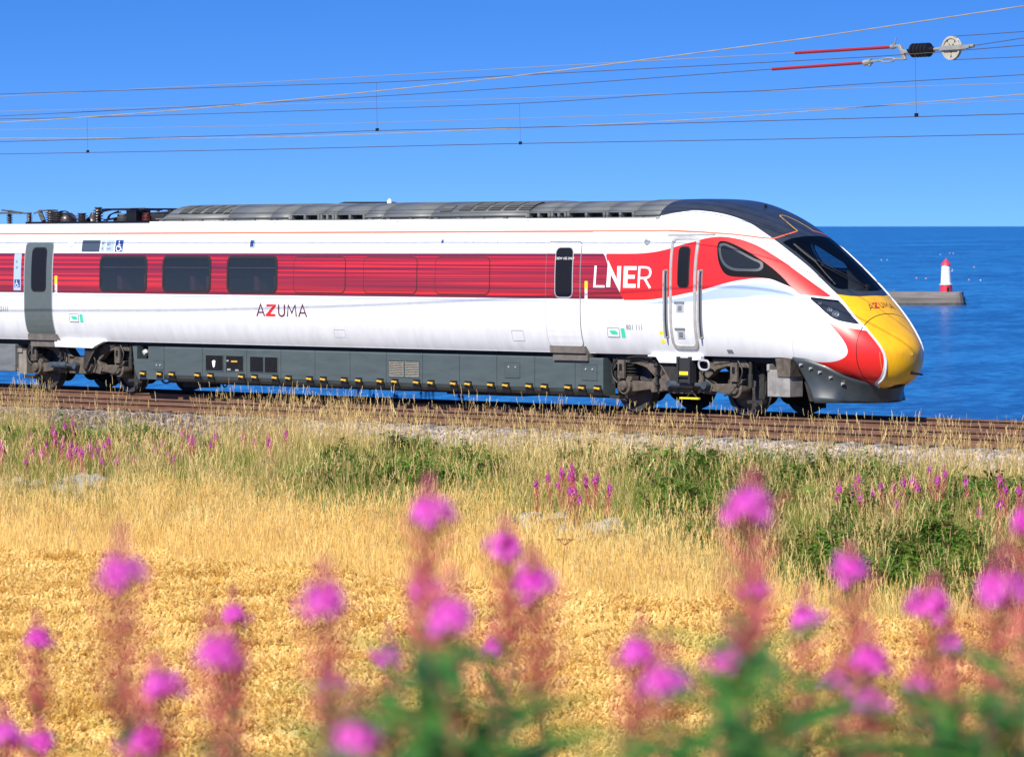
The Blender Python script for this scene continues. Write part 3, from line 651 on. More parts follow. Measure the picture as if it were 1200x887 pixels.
g_sw = [(3.025, 0.584), (3.042, 0.565), (3.134, 0.553), (3.318, 0.549), (3.59, 0.551), (3.865, 0.556), (4.143, 0.564), (4.432, 0.58), (4.729, 0.61)]
g_sw2 = [(4.729, 0.61), (4.531, 0.622), (4.275, 0.634), (4.027, 0.659), (3.725, 0.692), (3.462, 0.711), (3.295, 0.708), (3.173, 0.68), (3.084, 0.638), (3.025, 0.584)]
g_sf = [(3.061, 0.586), (3.079, 0.574), (3.169, 0.563), (3.331, 0.563), (3.605, 0.569), (3.815, 0.571), (3.98, 0.567), (4.038, 0.575), (4.056, 0.599), (3.974, 0.629), (3.697, 0.661), (3.478, 0.678), (3.301, 0.673), (3.175, 0.65), (3.099, 0.615)]
g_sgl = [(3.115, 0.585), (3.132, 0.579), (3.189, 0.573), (3.327, 0.574), (3.493, 0.579), (3.794, 0.584), (3.95, 0.581), (3.992, 0.588), (3.997, 0.6), (3.939, 0.619), (3.722, 0.645), (3.491, 0.663), (3.325, 0.659), (3.212, 0.64), (3.142, 0.611)]
g_or = [(2.763, 0.541), (3.006, 0.525), (3.24, 0.505), (3.465, 0.482), (3.688, 0.452), (3.832, 0.425), (3.953, 0.393)]
g_or2 = [(3.953, 0.393), (3.997, 0.353), (4.029, 0.301), (4.046, 0.227), (4.03, 0.137)]
g_hatch = [(4.03, 0.137), (3.899, 0.13), (3.717, 0.106), (3.547, 0.076), (3.473, 0.052)]
g_tri = [(4.936, 0.742), (5.393, 0.835), (4.936, 0.93), (4.936, 0.742)]
g_fold = [(4.861, 0.742), (4.82, 2.0)]
g_wb = [(4.295, 0.343), (4.559, 0.345), (4.805, 0.337), (5.068, 0.36), (5.335, 0.38)]
g_wa = [(5.58, 0.0), (5.297, 0.207), (4.801, 0.324)]
g_wa2 = [(5.611, 0.014), (5.345, 0.238), (4.901, 0.334)]
g_piv = (5.59, 0.0)
g_lamps = [(5.646, 0.594), (5.519, 0.591), (5.306, 0.592)]

# ---- cab shell: one smooth surface cut along its paint and joint lines
NS, NT = 250, 104; SEAM = 6.1632
sg = np.concatenate([np.linspace(0, 1.6, 30)[:-1], np.linspace(1.6, KN[-1], NS)]); sg = np.unique(np.concatenate([sg[abs(sg-SEAM) > .011], [SEAM-.009, SEAM, SEAM+.009]])); tg = np.concatenate([np.linspace(0, 1, 60)[:-1], np.linspace(1, 2, NT-59)])
SS, TT = np.meshgrid(sg, tg, indexing='ij'); PP = surf(SS, TT); n1, n2 = SS.shape
du = np.gradient(PP, axis=0); dv = np.gradient(PP, axis=1); NN = np.cross(dv, du)
ln = np.linalg.norm(NN, axis=-1, keepdims=True); NN = NN/np.maximum(ln, 1e-9)
if NN[40, 70, 1] > 0: NN = -NN
NN[:, 0, 1] = 0; NN[:, 0] /= np.maximum(np.linalg.norm(NN[:, 0], axis=-1, keepdims=True), 1e-9)
NN[-1] = (1, 0, 0); NN[-2] = NN[-2]*.5+np.array([.5, 0, 0]); NN[-2] /= np.linalg.norm(NN[-2], axis=-1, keepdims=True)
i_, j_ = np.meshgrid(np.arange(n1-1), np.arange(n2-1), indexing='ij'); q = (i_*n2+j_).ravel()
TRI = [tuple(t) for t in np.concatenate([np.stack([q, q+1, q+n2+1], 1), np.stack([q, q+n2+1, q+n2], 1)]).tolist()]
V = np.concatenate([SS.reshape(-1, 1), TT.reshape(-1, 1), PP.reshape(-1, 3), NN.reshape(-1, 3)], 1)
V = [list(r) for r in V]; LAB = ['white']*len(TRI)
def sdf(poly, pts):
    P = np.asarray(poly, float)*[1, 2.]; Q = pts*[1, 2.]; A = P; B = np.roll(P, -1, 0); d = np.full(len(Q), 1e9); ins = np.zeros(len(Q), bool)
    for a, b in zip(A, B):
        e = b-a; l2 = e@e
        if l2 < 1e-14: continue
        t = np.clip(((Q-a)@e)/l2, 0, 1); d = np.minimum(d, np.hypot(*(Q-a-t[:, None]*e).T))
        c = (a[1] > Q[:, 1]) != (b[1] > Q[:, 1]); xin = a[0]+(Q[:, 1]-a[1])/(b[1]-a[1] if b[1] != a[1] else 1e-12)*e[0]; ins ^= c & (Q[:, 0] < xin)
    return np.where(ins, -d, d)
def paint(fn, lab, only=None):
    """relabel everything inside; triangles on the line are cut along it"""
    global TRI, LAB
    val = fn(np.array([r[:2] for r in V])); val = np.where(abs(val) < 1e-5, 1e-5, val).tolist(); T2 = []; L2 = []; cut = {}
    def mid(a, b):
        k = (min(a, b), max(a, b))
        if k not in cut:
            t = val[a]/(val[a]-val[b]); r = [x+(y-x)*t for x, y in zip(V[a], V[b])]; l = math.sqrt(r[5]**2+r[6]**2+r[7]**2) or 1
            r[5] /= l; r[6] /= l; r[7] /= l; V.append(r); cut[k] = len(V)-1
        return cut[k]
    for tr, lb in zip(TRI, LAB):
        s = [val[i] < 0 for i in tr]
        if (only and lb not in only) or not any(s): T2.append(tr); L2.append(lb); continue
        if all(s): T2.append(tr); L2.append(lab); continue
        k = [i for i in range(3) if s[i] != s[(i+1) % 3] and s[i] != s[(i+2) % 3]][0]
        a, b, c = tr[k], tr[(k+1) % 3], tr[(k+2) % 3]; p, r = mid(a, b), mid(a, c)
        T2 += [(a, p, r), (p, b, c), (p, c, r)]; la, lo = (lab, lb) if s[k] else (lb, lab); L2 += [la, lo, lo]
    TRI, LAB = T2, L2
pl = lambda poly: (lambda pts: sdf(poly, pts))
C = lambda *ls: np.concatenate([crv(l, 4) for l in ls])
ext = lambda *p: np.array(p, float)
zt_of = lambda z: np.interp(-z, -SEC0[:, 2], SECT)
tb0, tb1 = float(zt_of(2.823)), float(zt_of(2.012))
paint(pl([(-.5, tb0), (.361, tb0), (.872, tb1), (-.5, tb1)]), 'band')
paint(pl([(-.5, float(zt_of(3.094))), (2.3, float(zt_of(3.094))), (2.3, float(zt_of(3.083))), (-.5, float(zt_of(3.083)))]), 'pale')
paint(pl([(-.5, float(zt_of(3.240))), (2.05, float(zt_of(3.240))), (2.05, float(zt_of(3.207))), (-.5, float(zt_of(3.207)))]), 'orange')
paint(pl(C(g_pale, g_pale2)), 'pale')
paint(pl(np.concatenate([C(g_ru, g_ru2, g_ru3)])), 'red', ('white', 'pale'))
paint(pl(np.concatenate([C(g_rl1, g_rl2, g_rl3), ext((6.0, 2.3), (4.88, 2.3))])), 'red', ('white',))
paint(pl(np.concatenate([C(g_yel), ext((6.0, 2.4), (7.7, 2.4), (7.7, -.4), (5.3, -.4))])), 'yellow', ('white',))
paint(pl(np.concatenate([ext((1.0, .50), (1.6, .485)), C(g_dark, g_dark2), ext((5.765, -.4), (1.0, -.4))])), 'dark', ('white', 'yellow'))
paint(pl(np.concatenate([C(g_gl), ext((4.208, -.4), (5.652, -.4)), C(g_gl2)[::-1]])), 'glass', ('dark',))
paint(pl(C(g_sw, g_sw2)), 'wblack', ('red', 'white', 'pale'))
paint(pl(crv(g_sf, 4, True)), 'wframe', ('wblack', 'red')); paint(pl(crv(g_sgl, 4, True)), 'wglass', ('wframe',))
paint(pl(np.concatenate([C(g_head[:4]), C(g_head[3:8]), C(g_head[7:]+g_head[:1])])), 'lens', ('white', 'red'))
paint(pl([(6.22, 1.90), (6.30, 1.80), (6.56, 1.80), (6.62, 1.92), (6.6, 2.4), (6.2, 2.4)]), 'blackn', ('yellow', 'white'))
paint(lambda p: np.maximum(abs(p[:, 0]-SEAM)-.0075, -1), 'seam', ('white', 'red', 'yellow'))
VA = np.array(V)
def shell(name, labs, parent, keep=None, off=0., sides=(1, -1), matmap=None):
    """objects from the cut surface (both sides of the train)"""
    cols_ = list(dict.fromkeys(matmap[l] for l in labs)) if matmap else None
    idx = {}; v = []; nn = []; f = []; mi = []
    for s in sides:
        for tr, lb in zip(TRI, LAB):
            if lb not in labs: continue
            cs = sum(V[i][0] for i in tr)/3
            if keep and not keep(cs, sum(V[i][4] for i in tr)/3, sum(V[i][1] for i in tr)/3): continue
            o = []
            for i in tr:
                k = (i, s if V[i][1] > 1e-6 else sides[0])
                if k not in idx:
                    r = V[i]; y, nyv = (r[3], r[6]) if k[1] == 1 else (-r[3], -r[6]); idx[k] = len(v)
                    v.append((r[2]+r[5]*off, y+nyv*off, r[4]+r[7]*off)); nn.append((r[5], nyv, r[7]))
                o.append(idx[k])
            if len(set(o)) < 3: continue
            f.append(tuple(o) if s == 1 else tuple(o[::-1])); mi.append(cols_.index(matmap[lb]) if matmap else 0)
    return v, nn, f, mi, cols_
MM = {'white': WHITE, 'red': RED, 'pale': PALE, 'band': BAND, 'orange': ORANGE, 'yellow': YEL, 'dark': DARK, 'blackn': BLACK, 'wblack': WEDGE, 'seam': BLACK, 'wframe': mat('window_frame_grey', (.055, .062, .07), .4)}
def mk(name, labs, parent, keep=None, off=0., matmap=MM, label=None, sides=(1, -1)):
    v, nn, f, mi, ms = shell(name, labs, parent, keep, off, sides, matmap)
    # make the winding agree with the surface normals
    a = np.array(v)[np.array(f)]; fl = (np.cross(a[:, 1]-a[:, 0], a[:, 2]-a[:, 0])*np.array(nn)[np.array(f)[:, 0]]).sum(-1) < 0
    f = [t[::-1] if q else t for t, q in zip(f, fl)]
    o = mesh_obj(name, v, f, ms, parent, mi, True, nn)
    if label: o['label'] = label
    return o
noroof = lambda s, z, t: not (s < 1.56 and z > 3.41)
cab = mk('cab_shell', ('white', 'red', 'pale', 'band', 'orange', 'yellow'), train, lambda s, z, t: noroof(s, z, t) and s < SEAM)
mk('cab_roof', ('dark',), train, lambda s, z, t: s >= 1.5 and True, label='charcoal cab roof running into the windscreen surround')
nosec = mk('coupler_cover', ('white', 'red', 'yellow', 'blackn'), train, lambda s, z, t: s > SEAM, label='round yellow nose cover with red and white sides')
mk('cover_joint', ('seam',), nosec, off=-.002)
mk('windscreen', ('glass',), train, off=-.004, matmap={'glass': WGLASS})
lens = {}
for sd in ((1,), (-1,)):
    mkw = mk('cab_side_window', ('wblack',), train, off=.002, sides=sd)
    mk('window_frame', ('wframe',), mkw, off=.008, sides=sd); mk('pane', ('wglass',), mkw, off=.001, matmap={'wglass': GLASS}, sides=sd)
    lens[sd[0]] = mk('headlight', ('lens',), train, off=.001, matmap={'lens': LENS}, sides=sd)
mk('cab_lining', ('white', 'red', 'pale', 'yellow', 'dark', 'wblack', 'band', 'orange', 'lens'), cab, lambda s, z, t: 1.7 < s < 6.2, off=-.05, matmap={k: LINER for k in list(MM)+['lens']})
# cab fittings behind the glass
mb = MB(); mb.box(-.2, 3.55, -.95, .95, 1.30, 1.34); mb.box(.28, .32, -1.1, 1.1, 1.3, 3.3); mb.build('cab_floor', LINER, cab)
mb = MB(); mb.prism([(2.75, 1.34), (3.35, 1.34), (3.28, 1.98), (2.95, 2.08), (2.62, 1.98)], -.78, .78); mb.box(2.70, 2.86, -.35, .35, 2.05, 2.20); mb.build('control_desk', mat('desk_grey', (.10, .11, .125), .6), cab, bevel=.02)
mb = MB(); mb.prism([(1.72, 1.75), (2.22, 1.75), (2.20, 1.88), (1.84, 1.90), (1.72, 2.62), (1.58, 2.60)], -.28, .28); mb.prism([(1.70, 2.60), (1.60, 2.60), (1.57, 2.86), (1.66, 2.88)], -.17, .17); mb.box(1.85, 2.05, -.08, .08, 1.34, 1.76); mb.build('driver_seat', SEATB, cab, bevel=.03)
# headlamp clusters inside the lens
for sy in (-1, 1):
    for (s, t), r in zip(g_lamps, (.065, .05, .035)):
        q = surf(s, t); nq = np.array([.75, -.5, .35]); c = q-np.array([.045, -.035, .02]); mb = MB()
        mb.lathe([(r, -.01), (r, .02), (r*.8, .035), (r*.45, .02), (0, .03)], 14); o = mb.build('lamp', ALU, lens[1 if sy < 0 else -1], loc=(c[0], c[1]*(1 if sy < 0 else -1), c[2])); d = Vector((.8, -.5*(1 if sy < 0 else -1), .3)); o.rotation_euler = d.to_track_quat('Z', 'Y').to_euler()
# painted lines on the shell
def ribbon(name, st, w, m, parent, off=.003, both=True, k=6, sm=True):
    st = crv(st, k) if sm else np.array(st, float); h = 1e-3; P = surf(st[:, 0], st[:, 1])
    a = surf(st[:, 0]+h, st[:, 1])-surf(st[:, 0]-h, st[:, 1]); b = surf(st[:, 0], st[:, 1]+h)-surf(st[:, 0], np.maximum(st[:, 1]-h, 0)); Nn = np.cross(b, a); Nn /= np.linalg.norm(Nn, axis=1, keepdims=True)
    flipn = ((P-np.array([1.5, 0, 1.8]))*Nn).sum(1) < 0; Nn[flipn] *= -1
    Tn = np.gradient(P, axis=0); Sd = np.cross(Nn, Tn); Sd /= np.linalg.norm(Sd, axis=1, keepdims=True)
    for s in ((1, -1) if both else (1,)):
        v = [(p+n_*off+sd*w/2*e)*[1, s, 1] for p, n_, sd in zip(P, Nn, Sd) for e in (-1, 1)]
        mesh_obj(name, v, [(2*i, 2*i+1, 2*i+3, 2*i+2) for i in range(len(P)-1)], m, parent)
HATCH = mat('hatch_amber', (.62, .36, .06), .5)
ribbon('orange_line', [(1.9, float(zt_of(3.223))), (2.35, float(zt_of(3.223))-.004)]+g_or, .030, ORANGE, cab)
ribbon('orange_line', g_or2, .026, ORANGE, cab)
ribbon('hatch_line', g_hatch+[(3.45, .03), (3.445, .0)], .022, HATCH, cab)
ribbon('panel_joint', [g_fold[0], (4.85, 1.2), (4.84, 1.6), g_fold[1]], .007, LINE, cab, .002)
[ribbon('panel_joint', [g_tri[k], g_tri[k+1]], .007, LINE, cab, .002) for k in range(3)]
ribbon('panel_joint', [(5.80, .0), (5.9, .12), (6.05, .30), (6.15, .36)], .006, HATCH, cab, .002, both=False)
ribbon('panel_joint', [(6.60, .9), (6.60, 1.3), (6.55, 1.7)], .006, HATCH, nosec, .002, both=False)
# name on the nose, laid out round the curve
def on_nose(x, y):
    # x across (metres, 0 = centre line), y up the slope
    s = 6.03-y; Y = abs(x); tt = np.linspace(0, .9, 200); yy = -surf(np.full(200, s), tt)[:, 1]; t = float(np.interp(Y, yy, tt)); p = surf(s, t); return (p[0]+.004, p[1] if x < 0 else -p[1], p[2]+.006)
azuma(lambda x, y: on_nose(-.32+x*.124, y*.115), cab)
# coupler pin flap and front camera
mb = MB(); mb.tube([(4.28, .03, .80), (4.40, .12, .775), (4.46, .22, .755)], [.035, .022, .018], 8); mb.box(4.22, 4.335, -.04, .10, .775, .85); mb.build('coupler_pin', BLACK, nosec)
mb = MB(); mb.box(-.02, .02, -.015, .015, 0, .05); 
o = mb.build('roof_aerial', BLACK, cab, loc=(1.05, .0, 3.63))
# raised white edge strip along the windscreen and the yellow panel
def bead(name, st_, r0, m, parent, dt=.02):
    st_ = crv(st_, 4); Pn = surf(st_[:, 0], np.clip(st_[:, 1]+dt, 0, 2))
    for s in (1, -1): mb = MB(); mb.tube([tuple(q*[1, s, 1]) for q in Pn], [r0*(.35 if i < 3 or i > len(Pn)-4 else 1) for i in range(len(Pn))], 8); mb.build(name, m, parent)
bead('edge_strip', g_dark[7:]+g_yel[1:], .020, WHITE, cab)
# wipers
def wiper(pts, r, par): mb = MB(); mb.tube(pts, r, 6); return mb.build('wiper_arm', BLACK, par)
gp = lambda s, t, o=.03: tuple(np.array(surf(s, abs(t)))*[1, 1 if t >= 0 else -1, 1]+np.array([.6, 0, .8])*o)
wp = MB(); wp.tube([gp(*g_piv), gp(*g_wa[1], .06), gp(*g_wa[2], .06)], .012, 6); wp.tube([gp(*g_wa2[0]), gp(*g_wa2[1], .06), gp(*g_wa2[2], .06)], .010, 6)
wp.tube([gp(*q, .035) for q in g_wb], .013, 6); wp.tube([gp(*g_wb[0], .05), gp(*g_wb[2], .055)], .008, 6); wp.lathe([(.05, -.01), (.05, .05), (.03, .07), (0, .075)], 10, c=gp(*g_piv, .0))
wip = wp.build('wiper', BLACK, train)

# ---- cab door, handrails, steps
cdr = mk('cab_door', ('white', 'red', 'pale', 'orange'), train, lambda s, z, t: .03 < np.interp(s, _sg, _xg) < .615 and 1.185 < z < 3.10, off=.006, label='narrow white and red crew door with black window', sides=(1,))
frame_ring('door_frame', rr_n(.005, .645, 1.155, 3.125, .13), rr_n(.06, .585, 1.215, 3.07, .09), .022, ALU, cdr)
plate('door_glass', rr_rows(.21, .45, 2.25, 2.93, .07), .020, BLACK, cdr, base=.012, ncol=2); plate('door_glass_seal', rr_rows(.19, .47, 2.23, 2.95, .085), .017, RUBBER, cdr, base=.012, ncol=2)
for z in (1.80, 1.34):
    plate('step_pocket', [(z, .17, .34), (z+.15, .17, .34)], .016, LINE, cdr, base=.012); plate('step_handle', [(z+.03, .21, .30), (z+.11, .22, .30)], .024, GREYP, cdr, base=.014); plate('step_lip', [(z+.15, .12, .36), (z+.185, .12, .36)], .022, GREYP, cdr, base=.012)
for x in (-.085, .745):
    zs = np.linspace(1.36, 2.52, 9); mb = MB(); mb.tube([side(x, 1.36, .0)]+[side(x, z, .075) for z in zs]+[side(x, 2.52, .0)], .016, 8); mb.build('handrail', ALU, cdr)
    plate('handrail_strip', rr_rows(x-.05, x+.035, 1.34, 2.55, .02), .004, GREYP, cdr)  # flat grey strip behind the rail, reaching further to its left
plate('door_gutter', [(3.145, -.12, .92), (3.16, -.12, .92)], .02, LINE, cdr, ncol=4)

# ---- roof fairing, segment by segment
FA = [(-1.00, 3.452), (-.985, 3.50), (-.94, 3.57), (-.86, 3.645), (-.74, 3.71), (-.58, 3.755), (-.36, 3.785), (0, 3.795)]
FB = [(-.96, 3.56), (-.90, 3.60), (-.82, 3.655), (-.70, 3.71), (-.55, 3.745), (-.34, 3.770), (0, 3.777)]
def fair(x0, x1, prof, m=ROOFG, end0=1., end1=1., name='roof_panel', th=.0):
    n = len(prof); fl = prof+[(-y, z) for y, z in prof[-2::-1]]; L = len(fl); v = []
    zb = prof[0][1]; xs_ = [x0, x1]; sc = [end0, end1]
    if end0 < 1: xs_ = [x0, x0+.16, x0+.34, x1]; sc = [.12, .72, 1, 1]
    for x, s in zip(xs_, sc): v += [(x, y*(1 if s == 1 else .9+.1*s), zb+(z-zb)*s) for y, z in fl]
    f = [(i*L+k, (i+1)*L+k, (i+1)*L+k+1, i*L+k+1) for i in range(len(xs_)-1) for k in range(L-1)]
    f += [tuple(range(L)), tuple(range((len(xs_)-1)*L, len(xs_)*L))[::-1]]
    return mesh_obj(name, v, f, m, train, None, True)
def fp(x, y, up=.006, prof=FA):
    ys = [-a for a, b in prof][::-1]; zs = [b for a, b in prof][::-1]; return (x, y, float(np.interp(-y, ys, zs))+up)
segs = [(-14.62, -12.42, 0), (-12.41, -11.14, 1), (-11.13, -10.57, 1), (-10.56, -9.69, 2), (-9.68, -9.27, 2), (-9.26, -8.39, 2), (-8.38, -7.88, 3), (-7.87, -6.56, 1), (-6.55, -3.99, 4), (-3.98, -3.37, 2), (-3.36, -2.95, 2), (-2.94, -1.96, 2), (-1.95, -1.23, 2), (-1.22, -.42, 1)]
for x0, x1, k in segs:
    a, b = x0+.006, x1-.006
    if k == 0: p = fair(a, b, FA, end0=.2)
    elif k == 2:
        p = fair(a, b, FB); mb = MB(); nb = max(2, int((b-a)/.34))
        for i in range(nb+1):
            x = a+.03+(b-a-.06)*i/nb; mb.box(x-.03, x+.03, -.965, .965, 3.445, 3.572)
        mb.box(a, b, -.98, .98, 3.44, 3.475); mb.build('support_frame', ROOFG, p)
        mb = MB(); mb.box(a+.01, b-.01, -.80, .80, 3.47, 3.66); mb.build('duct', ROOFD, p)
    else: p = fair(a, b, FA)
    def grille(xa, xb, y0=-.90, y1=-.50):
        v = []; f = []; ys = np.linspace(y0, y1, 7)
        for y in ys: v += [fp(xa, y, .008), fp(xb, y, .008)]
        f = [(2*i, 2*i+1, 2*i+3, 2*i+2) for i in range(6)]; mesh_obj('grille', v, f, ROOFD, p)
        mb = MB()
        for y in np.linspace(y0+.03, y1-.03, 7): q0 = fp(xa+.01, y, .012); q1 = fp(xb-.01, y, .012); mb.tube([q0, q1], .008, 4)
        tag(mb.build('slat', ROOFG, p), kind='stuff')
    if k == 0:
        for xa, xb in ((-14.0, -13.74), (-13.62, -13.36), (-13.24, -12.98), (-12.88, -12.66)): grille(xa, xb)
        grille(-12.60, -12.45, -.92, -.80)
    if k == 4:
        grille(-6.36, -6.05, -.92, -.74)
        for i in range(5): grille(-5.87+i*.40, -5.55+i*.40)
    if k in (0, 1, 3, 4):
        mb = MB(); mb.tube([(a, -1.0, 3.512), (b, -1.0, 3.512)], .012, 6)
        for x in np.arange(a+.2, b, .62): mb.box(x-.05, x+.05, -1.035, -.99, 3.455, 3.49)
        mb.build('clamp_rail', ROOFG, p)
mb = MB(); mb.box(-14.75, -.62, -1.045, 1.045, 3.405, 3.458); mb.build('fairing_plinth', WHITE, train)
mb = MB()
for x in np.arange(-14.4, -.8, 1.17): mb.box(x-.03, x+.03, -1.075, -1.03, 3.40, 3.43)
mb.build_each('gutter_bracket', LINE, train)
mb = MB(); mb.lathe([(.05, 3.77), (.045, 3.83), (.02, 3.86), (0, 3.87)], 10, c=(-8.42, -.3, 0)); mb.build('roof_aerial', OFFW, train)
mb = MB(); mb.prism([(-9.9, 3.785), (-9.7, 3.82), (-8.95, 3.815), (-8.8, 3.785)], -.32, .32); mb.build('roof_hump', ROOFD, train, bevel=.01)

# ---- high-voltage gear and folded pantograph in the roof well
INS = mat('insulator_brown', (.045, .035, .032), .35, var=.2); INR = mat('insulator_red', (.16, .03, .025), .4)
def insulator(x, y, h=.26, r=.085, m=INS, n=5):
    mb = MB(); pr = [(r*.55, 3.44)]
    for i in range(n): z = 3.455+h*i/n; pr += [(r*.55, z), (r, z+h*.25/n), (r*.95, z+h*.5/n), (r*.55, z+h*.62/n)]
    pr += [(r*.5, 3.455+h), (r*.7, 3.465+h), (r*.7, 3.49+h), (0, 3.49+h)]; mb.lathe(pr, 14, c=(x, y, 0)); return mb.build('insulator', m, train)
for x, y, h, r, m in ((-19.45, -.45, .17, .07, INS), (-20.2, -.4, .24, .07, INS), (-18.72, -.45, .24, .13, INS), (-18.42, -.5, .2, .16, INS), (-17.62, -.5, .16, .13, INS), (-17.27, -.35, .28, .11, INS), (-16.28, -.5, .13, .12, mat('insulator_grey', (.12, .12, .12), .5)), (-15.57, -.45, .15, .10, INR), (-16.75, .2, .2, .09, INS), (-15.9, .45, .22, .09, INS)): insulator(x, y, h, r, m)
mb = MB(); mb.prism([(-16.12, 3.45), (-15.80, 3.45), (-15.80, 3.70), (-16.12, 3.70)], -.55, -.15); mb.build('switch_box', BLACK, train, bevel=.02)
mb = MB(); mb.box(-20.5, -19.72, -.5, -.4, 3.645, 3.685); mb.tube([(-20.4, -.45, 3.73), (-20.0, -.45, 3.70), (-19.6, -.45, 3.655), (-19.4, -.45, 3.66)], .018, 6); mb.tube([(-19.3, -.45, 3.65), (-19.0, -.5, 3.70), (-18.75, -.45, 3.72)], .014, 6)
mb.tube([(-19.1, -.45, 3.70), (-18.9, -.5, 3.48)], .05, 8); mb.box(-18.98, -18.55, -.5, -.40, 3.70, 3.725); mb.build('busbar', mat('busbar_grey', (.10, .10, .10), .5, metal=.4), train)
mb = MB(); mb.tube(crv([(-18.35, -.5, 3.69), (-18.1, -.52, 3.685), (-17.9, -.55, 3.60), (-17.7, -.5, 3.50)], 5), .013, 6); mb.tube(crv([(-17.2, -.4, 3.46), (-17.1, -.45, 3.62), (-16.85, -.45, 3.70), (-16.3, -.4, 3.725), (-15.6, -.35, 3.72), (-15.35, -.3, 3.68)], 6), .018, 6)
mb.tube(crv([(-17.05, -.3, 3.47), (-16.9, -.35, 3.60), (-16.6, -.35, 3.68)], 5), .016, 6); mb.tube(crv([(-16.75, -.5, 3.50), (-16.65, -.5, 3.62), (-16.4, -.45, 3.66)], 5), .014, 6); mb.build('roof_cable', BLACK, train)
pt = MB()
for sy in (-.42, .42): pt.tube([(-17.0, sy, 3.50), (-15.9, sy*.6, 3.62), (-15.0, sy*.4, 3.66)], .022, 6)
pt.tube([(-16.8, -.55, 3.72), (-15.5, -.55, 3.725)], .02, 6); pt.tube([(-16.6, -.8, 3.715), (-16.6, .8, 3.715)], .02, 6); pt.tube([(-15.7, -.8, 3.72), (-15.7, .8, 3.72)], .02, 6); pt.box(-16.9, -15.2, -.25, .25, 3.46, 3.55); pt.tube([(-15.2, 0, 3.60), (-14.6, 0, 3.68)], .03, 6); pt.tube([(-15.5, -.35, 3.60), (-14.7, -.35, 3.56)], .03, 6)
pt.build('pantograph', mat('pantograph_dark', (.03, .03, .032), .5, metal=.3), train)

mb = MB(); mb.box(-19.2, -14.9, -.75, .75, 3.43, 3.475); mb.build('equipment_tray', BLACK, train)
mb = MB(); mb.lathe([(.20, 3.47), (.20, 3.52), (.17, 3.60), (.10, 3.655), (0, 3.67)], 16, c=(-18.30, -.35, 0)); mb.build('voltage_transformer', INS, train)
mb = MB(); mb.lathe([(.17, 3.47), (.16, 3.52), (.09, 3.58), (.05, 3.66), (0, 3.67)], 16, c=(-17.62, -.2, 0)); mb.build('surge_arrester', INS, train)
mb = MB(); mb.box(-16.72, -16.16, -.30, .10, 3.47, 3.63); mb.build('switch_box', mat('switch_dark', (.02, .02, .022), .6), train, bevel=.02)
mb = MB(); mb.box(-15.74, -15.10, -.40, .05, 3.47, 3.62); mb.build('switch_box', mat('switch_dark', (.02, .02, .022), .6), train, bevel=.02)
# ---- underframe panels, one by one, with their latches
seam = [-15.10, -14.10, -12.91, -11.57, -10.553, -9.559, -8.553, -7.531, -6.527, -5.523, -4.527, -3.532, -2.493, -1.778]
PY = -1.20
def ppanel(x0, x1, poly=None):
    mb = MB(); a, b = x0+.005, x1-.005
    # front sheet with folded-in bottom lip
    prof_ = [(PY, .955), (PY-.012, .93), (PY-.012, .40), (PY+.03, .33), (PY+.14, .27)]
    v = [(x, y, z) for x in (a, b) for y, z in prof_]+[(x, -.9, z) for x in (a, b) for z in (.955, .27)]
    f = [(k, 5+k, 6+k, 1+k) for k in range(4)]+[(10, 12, 5, 0), (4, 9, 13, 11), (0, 1, 2, 3, 4, 11, 10), (5, 12, 13, 9, 8, 7, 6)]
    mb.add(v, f); return mb
panels = []
for i in range(len(seam)-1):
    if i == 0:
        mb = MB(); pts = [(-15.10, .955), (-14.955, .955), (-14.955, .70), (-14.60, .70), (-14.60, .955), (-14.105, .955), (-14.105, .30), (-14.93, .30), (-15.03, .50)]
        bm = bmesh.new(); fr = bm.faces.new([bm.verts.new((x, PY-.012, z)) for x, z in pts]); ex = bmesh.ops.extrude_face_region(bm, geom=[fr]); bmesh.ops.translate(bm, vec=(0, .25, 0), verts=[e for e in ex['geom'] if isinstance(e, bmesh.types.BMVert)]); bmesh.ops.recalc_face_normals(bm, faces=bm.faces[:])
        me = bpy.data.meshes.new('underframe_panel'); bm.to_mesh(me); bm.free(); me.materials.append(PANEL); o = link(bpy.data.objects.new('underframe_panel', me), train)
        mb.tube([(-14.75, PY, .84), (-14.62, PY, .84)], .045, 10); mb.tube([(-14.70, PY-.02, .86), (-14.64, PY-.02, .80)], .06, 8); mb.build('filler_valve', ALU, o)
    else: o = ppanel(seam[i], seam[i+1]).build('underframe_panel', PANEL, train)
    panels.append(o)
mb = MB(); mb.box(-14.2, -1.9, -1.02, -.6, .235, .30); mb.box(-13.9, -13.2, -.9, -.5, .15, .25); mb.box(-6.2, -4.2, -.9, -.4, .20, .27); mb.build('underframe_sump', BOGD, train)
def panel_of(x): return panels[max(0, min(len(panels)-1, int(np.searchsorted(seam, x))-1))]
lat = [-14.757, -14.236, -13.849, -13.057, -12.658, -11.721, -11.325, -10.718, -10.324, -9.709, -9.31, -8.712, -8.302, -7.7, -7.285, -6.686, -6.291, -5.674, -5.286, -4.681, -4.283, -3.673, -3.277, -2.668, -2.316, -1.919]
l0 = h0 = None
for x in lat:
    if l0 is None:
        mb = MB(); mb.box(-.095, .095, -.006, .03, -.075, .065); mb.box(-.09, .12, -.012, .03, -.115, -.09); l0 = mb.build('latch', BLACK, panel_of(x), loc=(x, PY-.012, .40))
        mb = MB(); mb.tube([(-.065, -.02, .012), (.0, -.024, .008), (.07, -.02, -.002)], [.024, .020, .027], 7); h0 = mb.build('latch_handle', YLATCH, l0)
    else: l1 = dup(l0, panel_of(x), (x, PY-.012, .40)); dup(h0, l1)
